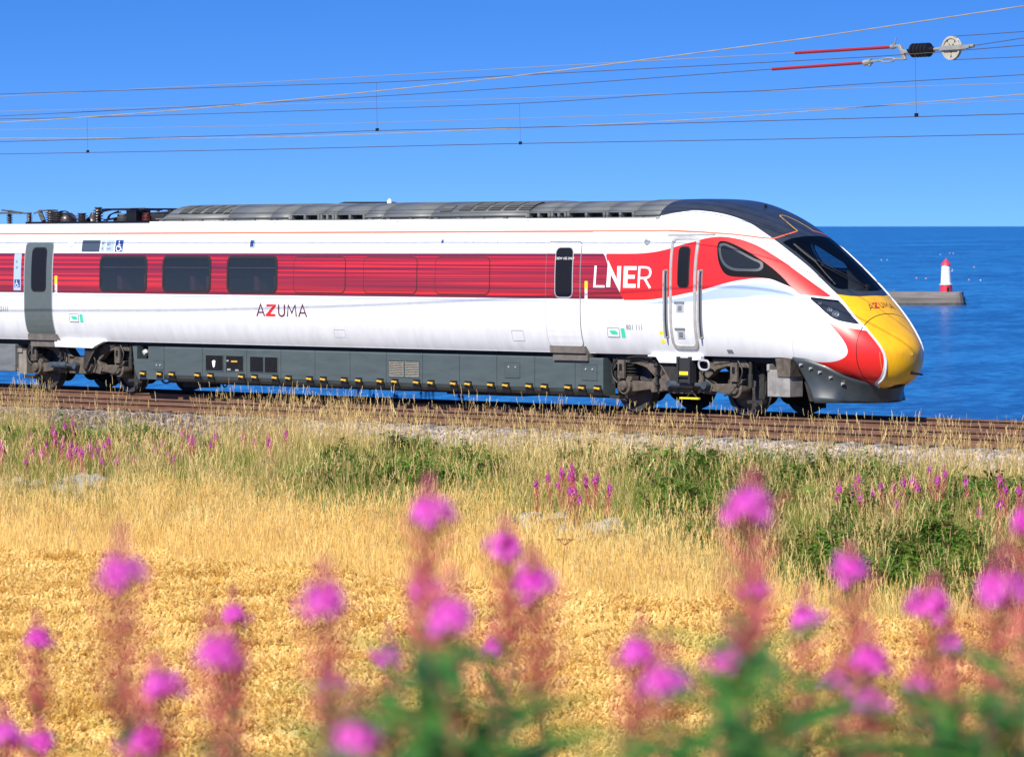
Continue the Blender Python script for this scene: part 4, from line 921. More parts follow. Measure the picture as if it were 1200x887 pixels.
def vent(x0, x1, z0, z1, par, back=BLACK):
    mb = MB(); mb.box(x0, x1, PY-.016, PY+.01, z0, z1); vt = mb.build('vent', back, par); mb = MB()
    for z in np.arange(z0+.02, z1-.01, .032): mb.add([(x0+.012, PY-.018, z), (x1-.012, PY-.018, z), (x1-.012, PY-.026, z+.014), (x0+.012, PY-.026, z+.014)], [(0, 1, 2, 3)])
    tag(mb.build('louvre', BOGD, vt), kind='stuff'); mb = MB()
    w = .016
    for a in ((x0-w, x1+w, z1, z1+w), (x0-w, x1+w, z0-w, z0), (x0-w, x0, z0, z1), (x1, x1+w, z0, z1)): mb.box(a[0], a[1], PY-.022, PY, a[2], a[3])
    mb.build('vent_frame', PANEL, vt); return vt
v1 = vent(-12.80, -12.28, .515, .81, panels[2]); v2 = vent(-12.18, -11.67, .515, .81, panels[2]); vent(-11.46, -11.07, .51, .805, panels[3]); vent(-11.02, -10.65, .51, .805, panels[3])
BEI = mat('filter_beige', (.28, .26, .22), .8, var=.3, vscale=20, stretch=(1, 1, 4)); vent(-7.445, -7.045, .515, .805, panels[7], BEI); vent(-6.998, -6.63, .515, .805, panels[7], BEI)
mb = MB(); mb.prism([(-12.60, .70), (-12.55, .72), (-12.50, .70), (-12.52, .60), (-12.55, .57), (-12.58, .60)], PY-.03, PY); mb.build('warning_badge', OFFW, v1)
mb = MB(); mb.box(-12.02, -11.84, PY-.03, PY, .69, .72); mb.build('yellow_label', YLATCH, v2); mb = MB(); mb.box(-12.16, -12.10, PY-.03, PY, .70, .73); mb.box(-12.14, -12.04, PY-.03, PY, .53, .56); mb.box(-11.90, -11.80, PY-.03, PY, .52, .55); mb.build('fitting', ALU, v2)
def flap(x0, x1, z0, z1, par):
    mb = MB(); mb.box(x0, x1, PY-.020, PY, z0, z1); fl = mb.build('inspection_flap', PANEL, par, bevel=.004); mb = MB()
    w = .009
    for a in ((x0-w, x1+w, z1, z1+w), (x0-w, x1+w, z0-w, z0), (x0-w, x0, z0, z1), (x1, x1+w, z0, z1)): mb.box(a[0], a[1], PY-.0135, PY, a[2], a[3])
    mb.build('flap_joint', BOGD, fl); mb = MB()
    for x in (x0+.10, x1-.10): mb.lathe([(.018, -.012), (.018, .0), (0, .004)], 8, axis='y', c=(x, PY-.022, z1-.07))
    mb.build_each('flap_lock', ALU, fl)
flap(-4.30, -3.92, .55, .82, panels[10]); flap(-2.31, -1.94, .55, .82, panels[12]); flap(-14.42, -14.05-.06, .50, .66, panels[0])
mb = MB(); mb.prism([(-20.9, .93), (-19.05, .93), (-19.05, .36), (-20.9, .36)], -1.15, -.5); mb.build('equipment_box', mat('box_grey', (.16, .17, .175), .5, metal=.2, var=.2, vscale=3, stretch=(.5, 1, 3)), train, bevel=.02)
mb = MB(); mb.box(-19.05, -18.78, -1.05, -.6, .32, .80); mb.box(-19.06, -18.9, -1.08, -.9, .76, .84); mb.build('air_valve', mat('box_beige', (.20, .18, .15), .6, var=.2), train)

# ---- bogies
def bogie(xc, front):
    B = MB()
    for sy in (-1, 1):
        y0, y1 = (-1.06, -.92) if sy < 0 else (.92, 1.06)
        B.prism([(-1.62, .84), (-1.55, .98), (-.78, .98), (-.62, .90), (-.28, .72), (.28, .72), (.62, .90), (.78, .98), (1.55, .98), (1.62, .84), (1.10, .86), (.86, .80), (.62, .62), (.36, .44), (-.36, .44), (-.62, .62), (-.86, .80), (-1.10, .86)], y0, y1)
        B.box(-.30, .30, y0-.04*(sy < 0), y1+.04*(sy > 0), .36, .62)
        for s in (-1, 1):
            B.prism([(s*.40, .40), (s*.40, .60), (s*.62, .64), (s*.78, .50), (s*.70, .36)], y0-.03, y1+.02)
            B.prism([(s*.80, .885), (s*1.18, .93), (s*1.20, .99), (s*.76, .99)], y0-.02, y1+.02)
        B.prism([(-.62, .95), (-.30, .70), (-.16, .70), (-.46, .97)], y0-.05, y1+.03)
    B.box(-.45, .45, -.92, .92, .46, .70); B.box(-1.6, -1.5, -.9, .9, .84, .94); B.box(1.5, 1.6, -.9, .9, .84, .94)
    b = B.build('bogie', BOGIE, train, loc=(xc, 0, 0), bevel=.012); b['label'] = 'front bogie, brown with brake dust' if front else 'rear bogie, brown with brake dust'
    for x in (-1.35, 1.35):
        for sy in (-1, 1):
            mb = MB(); pr = [(.10, -.09), (.14, -.085), (.36, -.03), (.375, -.075), (.455, -.08), (.460, .04), (.49, .045), (.49, .07), (.37, .07), (.36, .03), (.14, .085), (.10, .09)]
            mb.lathe([(r, h*-sy if False else h) for r, h in pr], 40, axis='y', c=(0, 0, 0)); w = mb.build('wheel', STEEL, b, loc=(x, sy*.755, .46)); w.rotation_euler = (0, 0, PI if sy > 0 else 0)
        mb = MB(); mb.lathe([(.085, -.7), (.085, .7)], 14, axis='y', c=(x, 0, .46)); mb.lathe([(.30, -.34), (.30, -.30), (.30, -.30)], 20, axis='y', c=(x, 0, .46)); mb.lathe([(.30, .30), (.30, .34)], 20, axis='y', c=(x, 0, .46)); mb.box(x-.2, x+.2, -.15, .3, .3, .65); mb.build('axle', BOGD, b)
        s = 1 if x > 0 else -1
        for sy in (-1, 1):
            mb = MB(); mb.lathe([(.155, -.13), (.165, -.06), (.165, .10), (.12, .14)], 18, axis='y', c=(x, sy*1.0, .47)); mb.lathe([(.0, -.185), (.085, -.18), (.10, -.13)], 14, axis='y', c=(x, sy*1.0 if sy < 0 else 1.03, .47))
            mb.prism([(x-s*.10, .36), (x-s*.10, .56), (x-s*.62, .545), (x-s*.66, .50), (x-s*.62, .42)], sy*1.0-.07, sy*1.0+.07); mb.box(x-.16, x+.16, sy*1.0-.10, sy*1.0+.10, .56, .64); mb.build('axle_box', BOGIE, b, bevel=.01)
            mb = MB()
            for r0 in np.arange(.66, .90, .055): mb.lathe([(.085, r0-.014), (.115, r0), (.085, r0+.014)], 12, c=(x-s*.05, sy*1.0, 0))
            mb.lathe([(.07, .62), (.07, .92)], 10, c=(x-s*.05, sy*1.0, 0)); mb.build('coil_spring', BOGD, b)
            mb = MB(); xx = x+s*.02; yo = sy*1.16
            mb.prism([(xx-.085, .60), (xx+.085, .60), (xx+.085, .70), (xx+.075, .93), (xx-.075, .93), (xx-.085, .70)], yo-.03, yo+.03); mb.build('damper_bracket', BOGIE, b, bevel=.01)
            mb = MB(); mb.prism([(xx-.035, .74), (xx+.035, .74), (xx+.035, .86), (xx-.035, .86)], yo-.034, yo+.034); mb.build('bracket_slot', BLACK, b)
            mb = MB(); mb.lathe([(.05, .50), (.05, .72), (.035, .73), (.035, .95)], 10, c=(x+s*.30, sy*1.05, 0)); mb.build('vertical_damper', BOGD, b)
            mb = MB(); mb.prism([(x+s*.30, .30), (x+s*.42, .30), (x+s*.44, .92), (x+s*.36, .92)], sy*.80-.05, sy*.80+.05); mb.prism([(x+s*.20, .22), (x+s*.56, .24), (x+s*.56, .29), (x+s*.20, .28)], sy*.98-.06, sy*.98+.06); mb.build('brake_hanger', BOGD, b)
    for sy in (-1, 1):
        y = sy*1.17; mb = MB(); q = (-.12, .52) if front else (-.72, -.16)
        mb.tube([(q[0], y, .53), (q[1]-.1, y, .53)], .062, 14); mb.tube([(q[1]-.12, y, .53), (q[1]+.12, y, .525)], .04, 10); mb.lathe([(.07, -.05), (.07, .05)], 12, axis='y', c=(q[1]+.16, y, .525)); mb.lathe([(.06, -.05), (.06, .05)], 12, axis='y', c=(q[0]-.06, y, .53)); mb.build('yaw_damper', SLATE, b)
        mb = MB(); mb.lathe([(.14, -.05), (.15, .0), (.10, .05)], 16, axis='y', c=(-.30 if front else .35, sy*1.10, .55)); mb.build('pivot_boss', BOGIE, b)
        mb = MB()
        mb.tube(crv([(-1.5, y*.97, .95), (-1.62, y*.99, .80), (-1.6, y*.98, .62), (-1.5, y*.97, .52)], 5), .018, 6)
        mb.tube(crv([(-1.25, y*.97, .97), (-.9, y*.98, 1.0), (-.5, y*.97, .93), (-.38, y*.97, .75), (-.42, y*.97, .50)], 5), .016, 6)
        mb.tube(crv([(1.45, y*.99, .96), (1.55, y*.99, .80), (1.5, y, .62), (1.3, y, .40), (1.1, y*.97, .36)], 5), .016, 6); mb.tube(crv([(.7, y*.97, .98), (.55, y*.98, .80), (.62, y*.98, .60), (.50, y*.98, .38)], 5), .016, 6)
        mb.build('hose', RUBBER, b)
        mb = MB(); mb.tube([(-.52, y*.98, .42), (-.52, y*.98, .98)], .022, 8)
        for z in (.52, .70, .86): mb.lathe([(.045, z-.02), (.045, z+.02)], 10, c=(-.52, y*.98, 0))
        mb.build('anti_roll_link', BOGD, b)
    return b
fb = bogie(0, True); rb = bogie(-17.0, False)
# the coach behind continues out of the picture
gw = MB(); gw.box(-21.42, BX0-.01, -.95, .95, 1.1, 3.3); gw.build('gangway', RUBBER, train)
v = []; f = []; mi = []; m_ = len(full); cx2 = [-46.9, -40., -34., -28., -21.4]
for x in cx2: v += [(x, y, z) for y, z in full]
for i in range(len(cx2)-1):
    for k in range(m_-1): f.append((i*m_+k, (i+1)*m_+k, (i+1)*m_+k+1, i*m_+k+1)); mi.append(zmat((full[k][1]+full[k+1][1])/2) if abs(full[k][0]) > 1.04 else 0)
f.append(tuple(range((len(cx2)-1)*m_, len(cx2)*m_))); mi.append(0)
tc2 = mesh_obj('trailing_coach', v, f, [WHITE, BAND, PALE, ORANGE], train, mi, True, list(fn)*len(cx2))
for k in range(8): a = -43.2+k*2.3; plate('window', rr_rows(a, a+1.43, WZ[0], WZ[1], .1), .006, BLACK, tc2)
mb = MB(); mb.box(-46.8, -21.5, -1.0, 1.0, .93, 1.05); mb.box(-41, -27, -1.18, 1.18, .3, .95); mb.build('underframe', PANEL, tc2)
b3 = dup(rb, train, (-25.3, 0, 0))
for ch in list(rb.children): dup(ch, b3)
def on_body(name, build, m, bevel=.006):
    mb = MB(); build(mb); return mb.build(name, m, train, bevel=bevel)
# white bolster plates, brackets, cab steps
on_body('bolster_plate', lambda b: b.prism([(-.62, 1.034), (.66, 1.034), (.66, .965), (.45, .955), (.40, .90), (-.34, .90), (-.42, 1.0), (-.62, 1.005)], -1.27, -1.17), WHITE)
on_body('bolster_plate', lambda b: b.prism([(-17.58, 1.034), (-15.95, 1.034), (-16.25, .93), (-16.32, .89), (-17.55, .90)], -1.27, -1.17), WHITE)
for x, s in ((-.18, 1), (-16.5, -1)):
    on_body('yaw_bracket', lambda b: b.prism([(x-.20*s, .90), (x+.16*s, .90), (x+.22*s, .46), (x+.10*s, .46)], -1.20, -1.08), BOGD); on_body('bracket_rib', lambda b: b.tube([(x-.19*s, -1.21, .88), (x+.11*s, -1.21, .50)], .012, 6), BOGIE, 0)
stp = on_body('cab_step', lambda b: (b.box(.16, .44, -1.30, -1.22, .56, 1.0), b.box(.14, .18, -1.34, -1.16, .55, 1.02), b.box(.42, .46, -1.34, -1.16, .55, 1.02), b.box(.16, .44, -1.34, -1.2, .66, .69)), mat('step_dark', (.022, .022, .026), .6))
mb = MB(); mb.box(.19, .41, -1.312, -1.30, .70, .76); mb.build('yellow_label', YTAG, stp); mb = MB(); mb.box(.10, .56, -1.22, -1.17, .275, .305); mb.build('step_edge', YTAG, stp)
mb = MB(); mb.tube([(.22, -1.15, .30), (.34, -1.15, .42), (.46, -1.15, .30)], .015, 6); mb.build('step_hanger', BOGD, stp)
on_body('jacking_ring', lambda b: b.tube(crv([(.62, -1.24, .95), (.80, -1.24, .95), (.84, -1.24, .86), (.80, -1.24, .80), (.66, -1.24, .80), (.60, -1.24, .86)], 3, True).tolist()+[(.62, -1.24, .95)], .02, 6), LINE, 0)
on_body('sand_box', lambda b: (b.box(2.10, 2.62, -1.12, -.78, .36, .82), b.box(2.10, 2.16, -1.14, -.80, .80, .92), b.box(2.25, 2.29, -1.13, -1.1, .42, .78)), mat('sandbox_grey', (.30, .285, .265), .55, metal=.2, var=.25, vscale=5), .012)
on_body('air_duct', lambda b: (b.prism([(2.30, 1.02), (2.66, 1.02), (2.64, .70), (2.36, .70)], -1.14, -.8)), BOGIE, .01)
on_body('guard_iron', lambda b: (b.prism([(2.72, .62), (2.84, .66), (2.96, .30), (2.84, .28)], -.86, -.76), b.prism([(2.72, .62), (2.84, .66), (2.96, .30), (2.84, .28)], .76, .86), b.box(1.78, 1.86, .6, .68, .10, .34)), BOGD)
on_body('brake_pipe', lambda b: (b.tube(crv([(-14.6, -.9, .32), (-14.4, -.95, .22), (-14.1, -.95, .27), (-13.7, -.95, .29)], 5), .018, 6), b.tube(crv([(-12.7, -.9, .30), (-12.55, -.95, .18), (-12.4, -.95, .28)], 5), .016, 6)), RUBBER, 0)

# ---- grey front skirt below the nose
plan = [(2.70, 1.145), (2.9, 1.11), (3.1, 1.055), (3.3, .985), (3.5, .89), (3.66, .77), (3.77, .63), (3.85, .48), (3.90, .31), (3.93, .15), (3.94, 0)]
pts = crv(plan, 3); v = []; f = []; Zr = np.linspace(0, 1, 9)
full_pl = [(x, -w, x) for x, w in pts]+[(x, w, x) for x, w in pts[-2::-1]]; L = len(full_pl)
for zf in Zr:
    for x, y, xx in full_pl:
        zt = float(np.interp(xx, [2.7, 2.95, 3.31, 3.6, 3.87, 4.1], [1.055, 1.03, .91, .75, .62, .60])); zb = .275
        z = zt+(zb-zt)*zf; slant = max(0, (1.035-z))*.62*max(0, 1-(xx-2.7)/.9)
        fr_ = min(1, max(0, (xx-3.4)/.5)); tuck = .985-.06*math.sin(zf*PI)-(.05+.16*fr_)*zf
        v.append((xx+slant-(.02+.10*fr_)*zf, y*tuck, z))
for i in range(len(Zr)-1):
    for k in range(L-1): f.append((i*L+k, i*L+k+1, (i+1)*L+k+1, (i+1)*L+k))
sk = mesh_obj('front_skirt', v, f, mat('skirt_grey', (.034, .043, .047), .4, coat=.15, var=.12), train, None, True)
sk.modifiers.new('solid', 'SOLIDIFY').thickness = .03
mb = MB()
for x in (2.88, 3.06, 3.22, 3.40, 3.58):
    w = float(np.interp(x, [a for a, b in plan], [b for a, b in plan])); z = float(np.interp(x, [2.7, 2.95, 3.31, 3.6, 3.87], [1.0, .93, .79, .62, .50])); mb.box(x-.03, x+.03, -w-.018, -w+.02, z-.03, z-.005); mb.box(x-.03, x-.012, -w-.018, -w+.02, z-.05, z-.03)
tag(mb.build('skirt_clip', ALU, sk), kind='stuff')

# ------------------------------------------------------------------ overhead line
CU = mat('wire_copper', (.10, .085, .075), .5, metal=.4); CUL = mat('wire_grey', (.30, .29, .27), .5, metal=.3); TAN = mat('wire_tan', (.30, .25, .17), .6, var=.15, vscale=3); REDROD = mat('rod_red', (.27, .012, .014), .5); GALV = mat('galvanised', (.32, .32, .29), .5, metal=.4, var=.15, vscale=9)
def wire(name, pts, r, m, label, grp='overhead wires', extL=40, extR=40, drops=()):
    P = crv(pts, 5); a = P[0]+(P[0]-P[3])/np.linalg.norm(P[0]-P[3])*extL; out = [a]+list(P)
    if extR: out.append(P[-1]+(P[-1]-P[-4])/np.linalg.norm(P[-1]-P[-4])*extR)
    mb = MB(); mb.tube(out, r, 6); o = mb.build(name, m); slope(o); tag(o, label, 'wire', grp)
    for (x, z0, z1) in drops:
        mb = MB(); y = pts[0][1]; mb.tube([(x, y, z0), (x+.02, y, z1)], .003, 5); d = mb.build('dropper', CU, o); mb = MB(); mb.box(x-.01, x+.05, y-.015, y+.015, z1-.02, z1+.035); mb.build('dropper_clip', BLACK, d)
    return o
wire('overhead_wire', [(-14.2, -5.2, 5.37), (-11.6, -5.2, 5.41), (-6.64, -5.2, 5.552), (0, -5.2, 5.842), (5.86, -5.2, 6.194), (7.67, -5.2, 6.318), (11.08, -5.2, 6.577)], .0095, TAN, 'thick tan wire climbing steeply to the top right, nearest of all')
wire('overhead_wire', [(-17.1, -3, 5.995), (-13, -3, 6.022), (-9.19, -3, 6.046), (-2.26, -3, 6.106), (4.47, -3, 6.153)], .0065, CUL, 'pale thin wire ending at the upper red insulator rod', extR=0)
wire('catenary_wire', [(-16.6, -3.4, 6.02), (-8.73, -3.4, 5.96), (-5.385, -3.4, 5.935), (-1.85, -3.4, 5.955), (4.22, -3.4, 5.995), (7.18, -3.4, 6.024), (9.62, -3.4, 6.089)], .0065, CU, 'dark carrier wire passing just behind the pulley wheel', drops=((-5.385, 5.935, 5.07), (7.40, 6.03, 5.045)))
wire('overhead_wire', [(-17.1, -3, 5.599), (-9.19, -3, 5.66), (-2.26, -3, 5.759), (3.95, -3, 5.901)], .0065, CU, 'dark thin wire ending at the lower red insulator rod', extR=0)
wire('overhead_wire', [(-21.7, .5, 5.867), (-13.26, .5, 5.797), (-5.87, .5, 5.736), (.66, .5, 5.705), (6.47, .5, 5.677)], .0055, CUL, 'faint grey wire in the middle of the lines, upper one of two faint ones')
wire('catenary_wire', [(-21.05, 0, 5.678), (-18.07, 0, 5.648), (-12.68, 0, 5.628), (-5.35, 0, 5.617), (-1.38, 0, 5.687), (1.12, 0, 5.690), (3.1, 0, 5.738), (6.87, 0, 5.796)], .0065, CU, 'dark carrier wire above the train, with two short droppers', drops=((-18.07, 5.648, 4.93), (-5.15, 5.617, 4.87)))
wire('overhead_wire', [(-21.7, .5, 5.472), (-13.26, .5, 5.377), (-5.87, .5, 5.358), (.66, .5, 5.356), (6.47, .5, 5.398)], .0055, CUL, 'faint grey wire above the two contact wires')
wire('overhead_wire', [(-17.6, -2.6, 5.166), (-9.66, -2.6, 5.031), (-2.68, -2.6, 5.057), (1.11, -2.6, 5.104), (3.49, -2.6, 5.166), (8.97, -2.6, 5.358)], .0075, TAN, 'tan wire crossing the upper contact wire and rising to the right')
wire('contact_wire', [(-16.58, -3.4, 5.066), (-8.73, -3.4, 5.05), (-5.34, -3.4, 5.06), (-1.86, -3.4, 5.04), (4.22, -3.4, 5.03), (9.62, -3.4, 5.02)], .007, CU, 'dark contact wire over the empty track, second from the bottom')
wire('contact_wire', [(-21.05, 0, 4.931), (-12.68, 0, 4.885), (-5.36, 0, 4.87), (1.11, 0, 4.83), (6.87, 0, 4.809)], .007, CU, 'dark contact wire over the train, lowest of all the lines')
tn = thing('wire_tensioner', 'wire anchor with red rods, black insulator and spoked pulley wheel', 'wire tensioner', (0, -3, 0)); slope(tn)
mb = MB(); mb.tube([(4.466, 0, 6.153), (6.56, 0, 6.178)], .026, 10); mb.build('insulator_rod', REDROD, tn); mb = MB(); mb.tube([(3.951, 0, 5.901), (5.98, 0, 5.942)], .026, 10); mb.build('insulator_rod', REDROD, tn)
mb = MB(); mb.tube([(6.55, 0, 6.178), (6.62, 0, 6.185)], .04, 8); mb.tube([(6.60, 0, 6.18), (6.76, 0, 6.195)], .022, 8); mb.tube([(6.615, 0, 6.19), (6.654, 0, 6.33)], .012, 6); mb.build('rod_clamp', GALV, tn)
mb = MB(); mb.prism([(6.69, 6.20), (6.76, 6.21), (6.80, 6.13), (6.92, 6.11), (6.92, 6.07), (6.83, 6.06), (6.88, 5.97), (6.80, 5.955), (6.765, 6.08)], -.03, .03); mb.build('yoke', GALV, tn, bevel=.008)
mb = MB(); mb.tube([(5.97, 0, 5.94), (6.12, 0, 5.955)], .05, 8); mb.tube([(6.08, 0, 5.93), (6.10, 0, 5.89)], .03, 8); mb.tube([(6.12, 0, 5.955), (6.34, 0, 5.968)], .018, 6); mb.tube(crv([(6.33, 0, 5.968), (6.40, 0, 5.995), (6.55, 0, 5.998), (6.62, 0, 5.978), (6.55, 0, 5.945), (6.40, 0, 5.942)], 3, True).tolist()+[(6.33, 0, 5.968)], .014, 6); mb.tube([(6.62, 0, 5.978), (6.84, 0, 5.975)], .018, 6); mb.build('turnbuckle', GALV, tn)
mb = MB(); pr = [(.03, 6.90), (.035, 6.99)]
for i in range(5): x = 7.0+i*.074; pr += [(.085, x), (.115, x+.014), (.115, x+.052), (.085, x+.066)]
pr += [(.05, 7.38), (.05, 7.44), (.03, 7.46), (.0, 7.47)]; mb.lathe(pr, 18, axis='x', c=(0, 0, 6.106)); mb.build('insulator', BLACK, tn)
mb = MB(); mb.tube([(7.42, 0, 6.11), (7.62, 0, 6.113)], .028, 8); mb.prism([(7.60, 6.085), (8.06, 6.09), (8.22, 6.11), (8.22, 6.15), (8.06, 6.165), (7.60, 6.15)], -.055, -.035); mb.prism([(7.60, 6.085), (8.06, 6.09), (8.22, 6.11), (8.22, 6.15), (8.06, 6.165), (7.60, 6.15)], .035, .055); mb.tube([(8.10, 0, 6.13), (8.28, 0, 6.14)], .03, 8); mb.build('pulley_arm', GALV, tn)
pw = MB(); RW = .19; n = 36; cx_, cz_ = 7.82, 6.118
pw.lathe([(RW-.035, -.028), (RW, -.028), (RW-.012, -.012), (RW-.022, 0), (RW-.012, .012), (RW, .028), (RW-.035, .028), (RW-.035, -.028)], n, axis='y', c=(cx_, 0, cz_), caps=False); pw.lathe([(.055, -.03), (.055, .03)], 16, axis='y', c=(cx_, 0, cz_))
for k in range(5):
    a = 2*PI*k/5+.3; c, s = math.cos(a), math.sin(a); w0, w1 = .045, .075
    pw.prism([(cx_+c*.03-s*w0, cz_+s*.03+c*w0), (cx_+c*.03+s*w0, cz_+s*.03-c*w0), (cx_+c*(RW-.02)+s*w1, cz_+s*(RW-.02)-c*w1), (cx_+c*(RW-.02)-s*w1, cz_+s*(RW-.02)+c*w1)], -.012, .012)
pw.build('pulley_wheel', mat('pulley_stone', (.36, .34, .28), .6, var=.12, vscale=9), tn)
for a, b, lab in (((7.86, -3, 6.305), (9.3, -3, 6.327), 'thin wire leaving the top of the pulley wheel'), ((8.25, -3, 6.14), (9.3, -3, 6.227), 'thin wire leaving the arm of the pulley wheel'), ((7.86, -3, 5.93), (9.3, -3, 5.931), 'thin wire leaving the bottom of the pulley wheel')):
    d = (np.array(b)-np.array(a)); mb = MB(); mb.tube([a, b, tuple(np.array(b)+d*12)], .006, 6); o = mb.build('tension_wire', CU); slope(o); tag(o, lab, 'wire', 'overhead wires')

# ------------------------------------------------------------------ plants: building blocks
def unlinked(name): return bpy.data.collections.new(name)
class PB:
    """numpy plant mesh with a colour value per piece"""
    def __init__(s): s.v = []; s.f = []; s.c = []; s.m = []
    def add(s, v, f, c, m=0):
        o = len(s.v); s.v += [tuple(map(float, q)) for q in v]; s.f += [tuple(i+o for i in q) for q in f]; s.c += [c]*len(v); s.m += [m]*len(f)
    def blade(s, base, az, h, lean, bend, w, c, m=0, seg=3):
        dx, dy = math.cos(az), math.sin(az); px, py = -dy, dx; v = []; tw = random.uniform(-.6, .6); px, py = px*math.cos(tw)-py*math.sin(tw), px*math.sin(tw)+py*math.cos(tw)
        for i in range(seg+1):
            t = i/seg; r = lean*h*t+bend*h*t*t; z = h*t*(1-.28*min(1.2, lean+bend)*t); ww = w*(1-t)**.7*.5 if i < seg else 0
            q = (base[0]+dx*r, base[1]+dy*r, base[2]+z)
            if i < seg: v += [(q[0]-px*ww, q[1]-py*ww, q[2]), (q[0]+px*ww, q[1]+py*ww, q[2])]
            else: v.append(q)
        f = [(2*i, 2*i+1, 2*i+3, 2*i+2) for i in range(seg-1)]+[(2*seg-2, 2*seg-1, 2*seg)]
        s.add(v, f, c, m); return v[-1], (dx*(lean+2*bend), dy*(lean+2*bend), 1)
    def leaf(s, p, d, up, L, w, c, m=0, fold=.25, droop=.3):
        d = Vector(d).normalized(); sd = d.cross(Vector(up)).normalized(); n = sd.cross(d); p = Vector(p); v = []
        for t, ww in ((0, .12), (.3, .85), (.6, 1.), (.85, .5)):
            c0 = p+d*L*t-n*(droop*L*t*t); v += [c0-sd*w*.5*ww+n*fold*w*.5*ww, c0, c0+sd*w*.5*ww+n*fold*w*.5*ww]
        v.append(p+d*L-n*droop*L); f = []
        for i in range(3): a = 3*i; f += [(a, a+1, a+4, a+3), (a+1, a+2, a+5, a+4)]
        f += [(9, 10, 12), (10, 11, 12)]; s.add(v, f, c, m)
    def rod(s, pts, rs, c, m=0, n=4):
        mb = MB(); mb.tube(pts, rs, n, caps=False); s.add(mb.v, mb.f, c, m)
    def spindle(s, p, d, L, r, c, m=0, n=4):
        d = Vector(d).normalized(); a = d.orthogonal().normalized(); b = d.cross(a); p = Vector(p); v = [p]
        for t, k in ((.3, 1), (.7, .8)): v += [p+d*L*t+(a*math.cos(2*PI*i/n)+b*math.sin(2*PI*i/n))*r*k for i in range(n)]
        v.append(p+d*L); f = [(0, 1+(i+1) % n, 1+i) for i in range(n)]+[(1+i, 1+(i+1) % n, 1+n+(i+1) % n, 1+n+i) for i in range(n)]+[(1+n+i, 1+n+(i+1) % n, 2*n+1) for i in range(n)]; s.add(v, f, c, m)
    def mesh(s, name, mats):
        me = bpy.data.meshes.new(name); me.from_pydata(s.v, [], s.f)
        for m in (mats if isinstance(mats, (list, tuple)) else [mats]): me.materials.append(m)
        me.polygons.foreach_set('material_index', np.array(s.m, np.int32)); a = me.attributes.new('cv', 'FLOAT', 'POINT'); a.data.foreach_set('value', np.array(s.c, np.float32)); me.update(); return me
STRAW = leafmat('straw', (.68, .47, .14), (.90, .72, .35), .7, .35); GOLD = leafmat('gold_grass', (.88, .58, .14), (.98, .79, .32), .7, .4)
GREENG = leafmat('green_grass', (.11, .20, .02), (.38, .42, .07), .6, .4); LEAFG = leafmat('weed_leaf', (.05, .13, .012), (.18, .31, .035), .5, .4)
BROWNG = leafmat('brown_grass', (.30, .19, .06), (.50, .35, .13), .7, .3); WHEATM = leafmat('ripe_wheat', (.80, .49, .09), (.99, .79, .33), .6, .3); WSTEM = leafmat('wheat_straw', (.62, .42, .11), (.82, .62, .24), .7, .3)
PETAL = leafmat('fireweed_petal', (.88, .06, .66), (.97, .26, .86), .5, .45); POD = leafmat('fireweed_pod', (.60, .085, .11), (.80, .25, .24), .6, .35); PETALF = leafmat('fireweed_petal_far', (.52, .045, .38), (.70, .13, .56), .5, .35); BUD = leafmat('fireweed_bud', (.50, .07, .16), (.70, .16, .28), .5, .2); FLEAF = leafmat('fireweed_leaf', (.025, .105, .018), (.11, .27, .045), .45, .35); FSTEM = leafmat('fireweed_stem', (.22, .10, .06), (.40, .12, .10), .6, 0)

def tuft(col, name, n, h, spread, m, lean=.25, bend=.35, w=.005, heads=0., extra=None, mm=None):
    p = PB()
    for i in range(n):
        a = random.uniform(0, 2*PI); r = spread*math.sqrt(random.random()); hh = random.uniform(*h); c = random.random(); mi = random.choice(mm) if mm else 0
        tip, d = p.blade((r*math.cos(a), r*math.sin(a), -.03), random.uniform(0, 2*PI), hh, random.uniform(0, lean), random.uniform(0, bend), w*random.uniform(.7, 1.4), c, mi)
        if random.random() < heads:
            d = Vector(d).normalized(); t0 = Vector(tip)-d*.02; L = random.uniform(.07, .14)
            for k in range(5):
                q = t0+d*L*k/5; p.spindle(q, d+Vector((random.uniform(-.3, .3), random.uniform(-.3, .3), .1)), L*.36, .0032, min(1, c+.2), mi, 3)
    if extra: extra(p)
    o = bpy.data.objects.new(name, p.mesh(name, m)); col.objects.link(o)
GN = None
def scatter_group():
    ng = bpy.data.node_groups.new('scatter', 'GeometryNodeTree'); ng.interface.new_socket('Geometry', in_out='INPUT', socket_type='NodeSocketGeometry'); ng.interface.new_socket('Geometry', in_out='OUTPUT', socket_type='NodeSocketGeometry')
    return ng
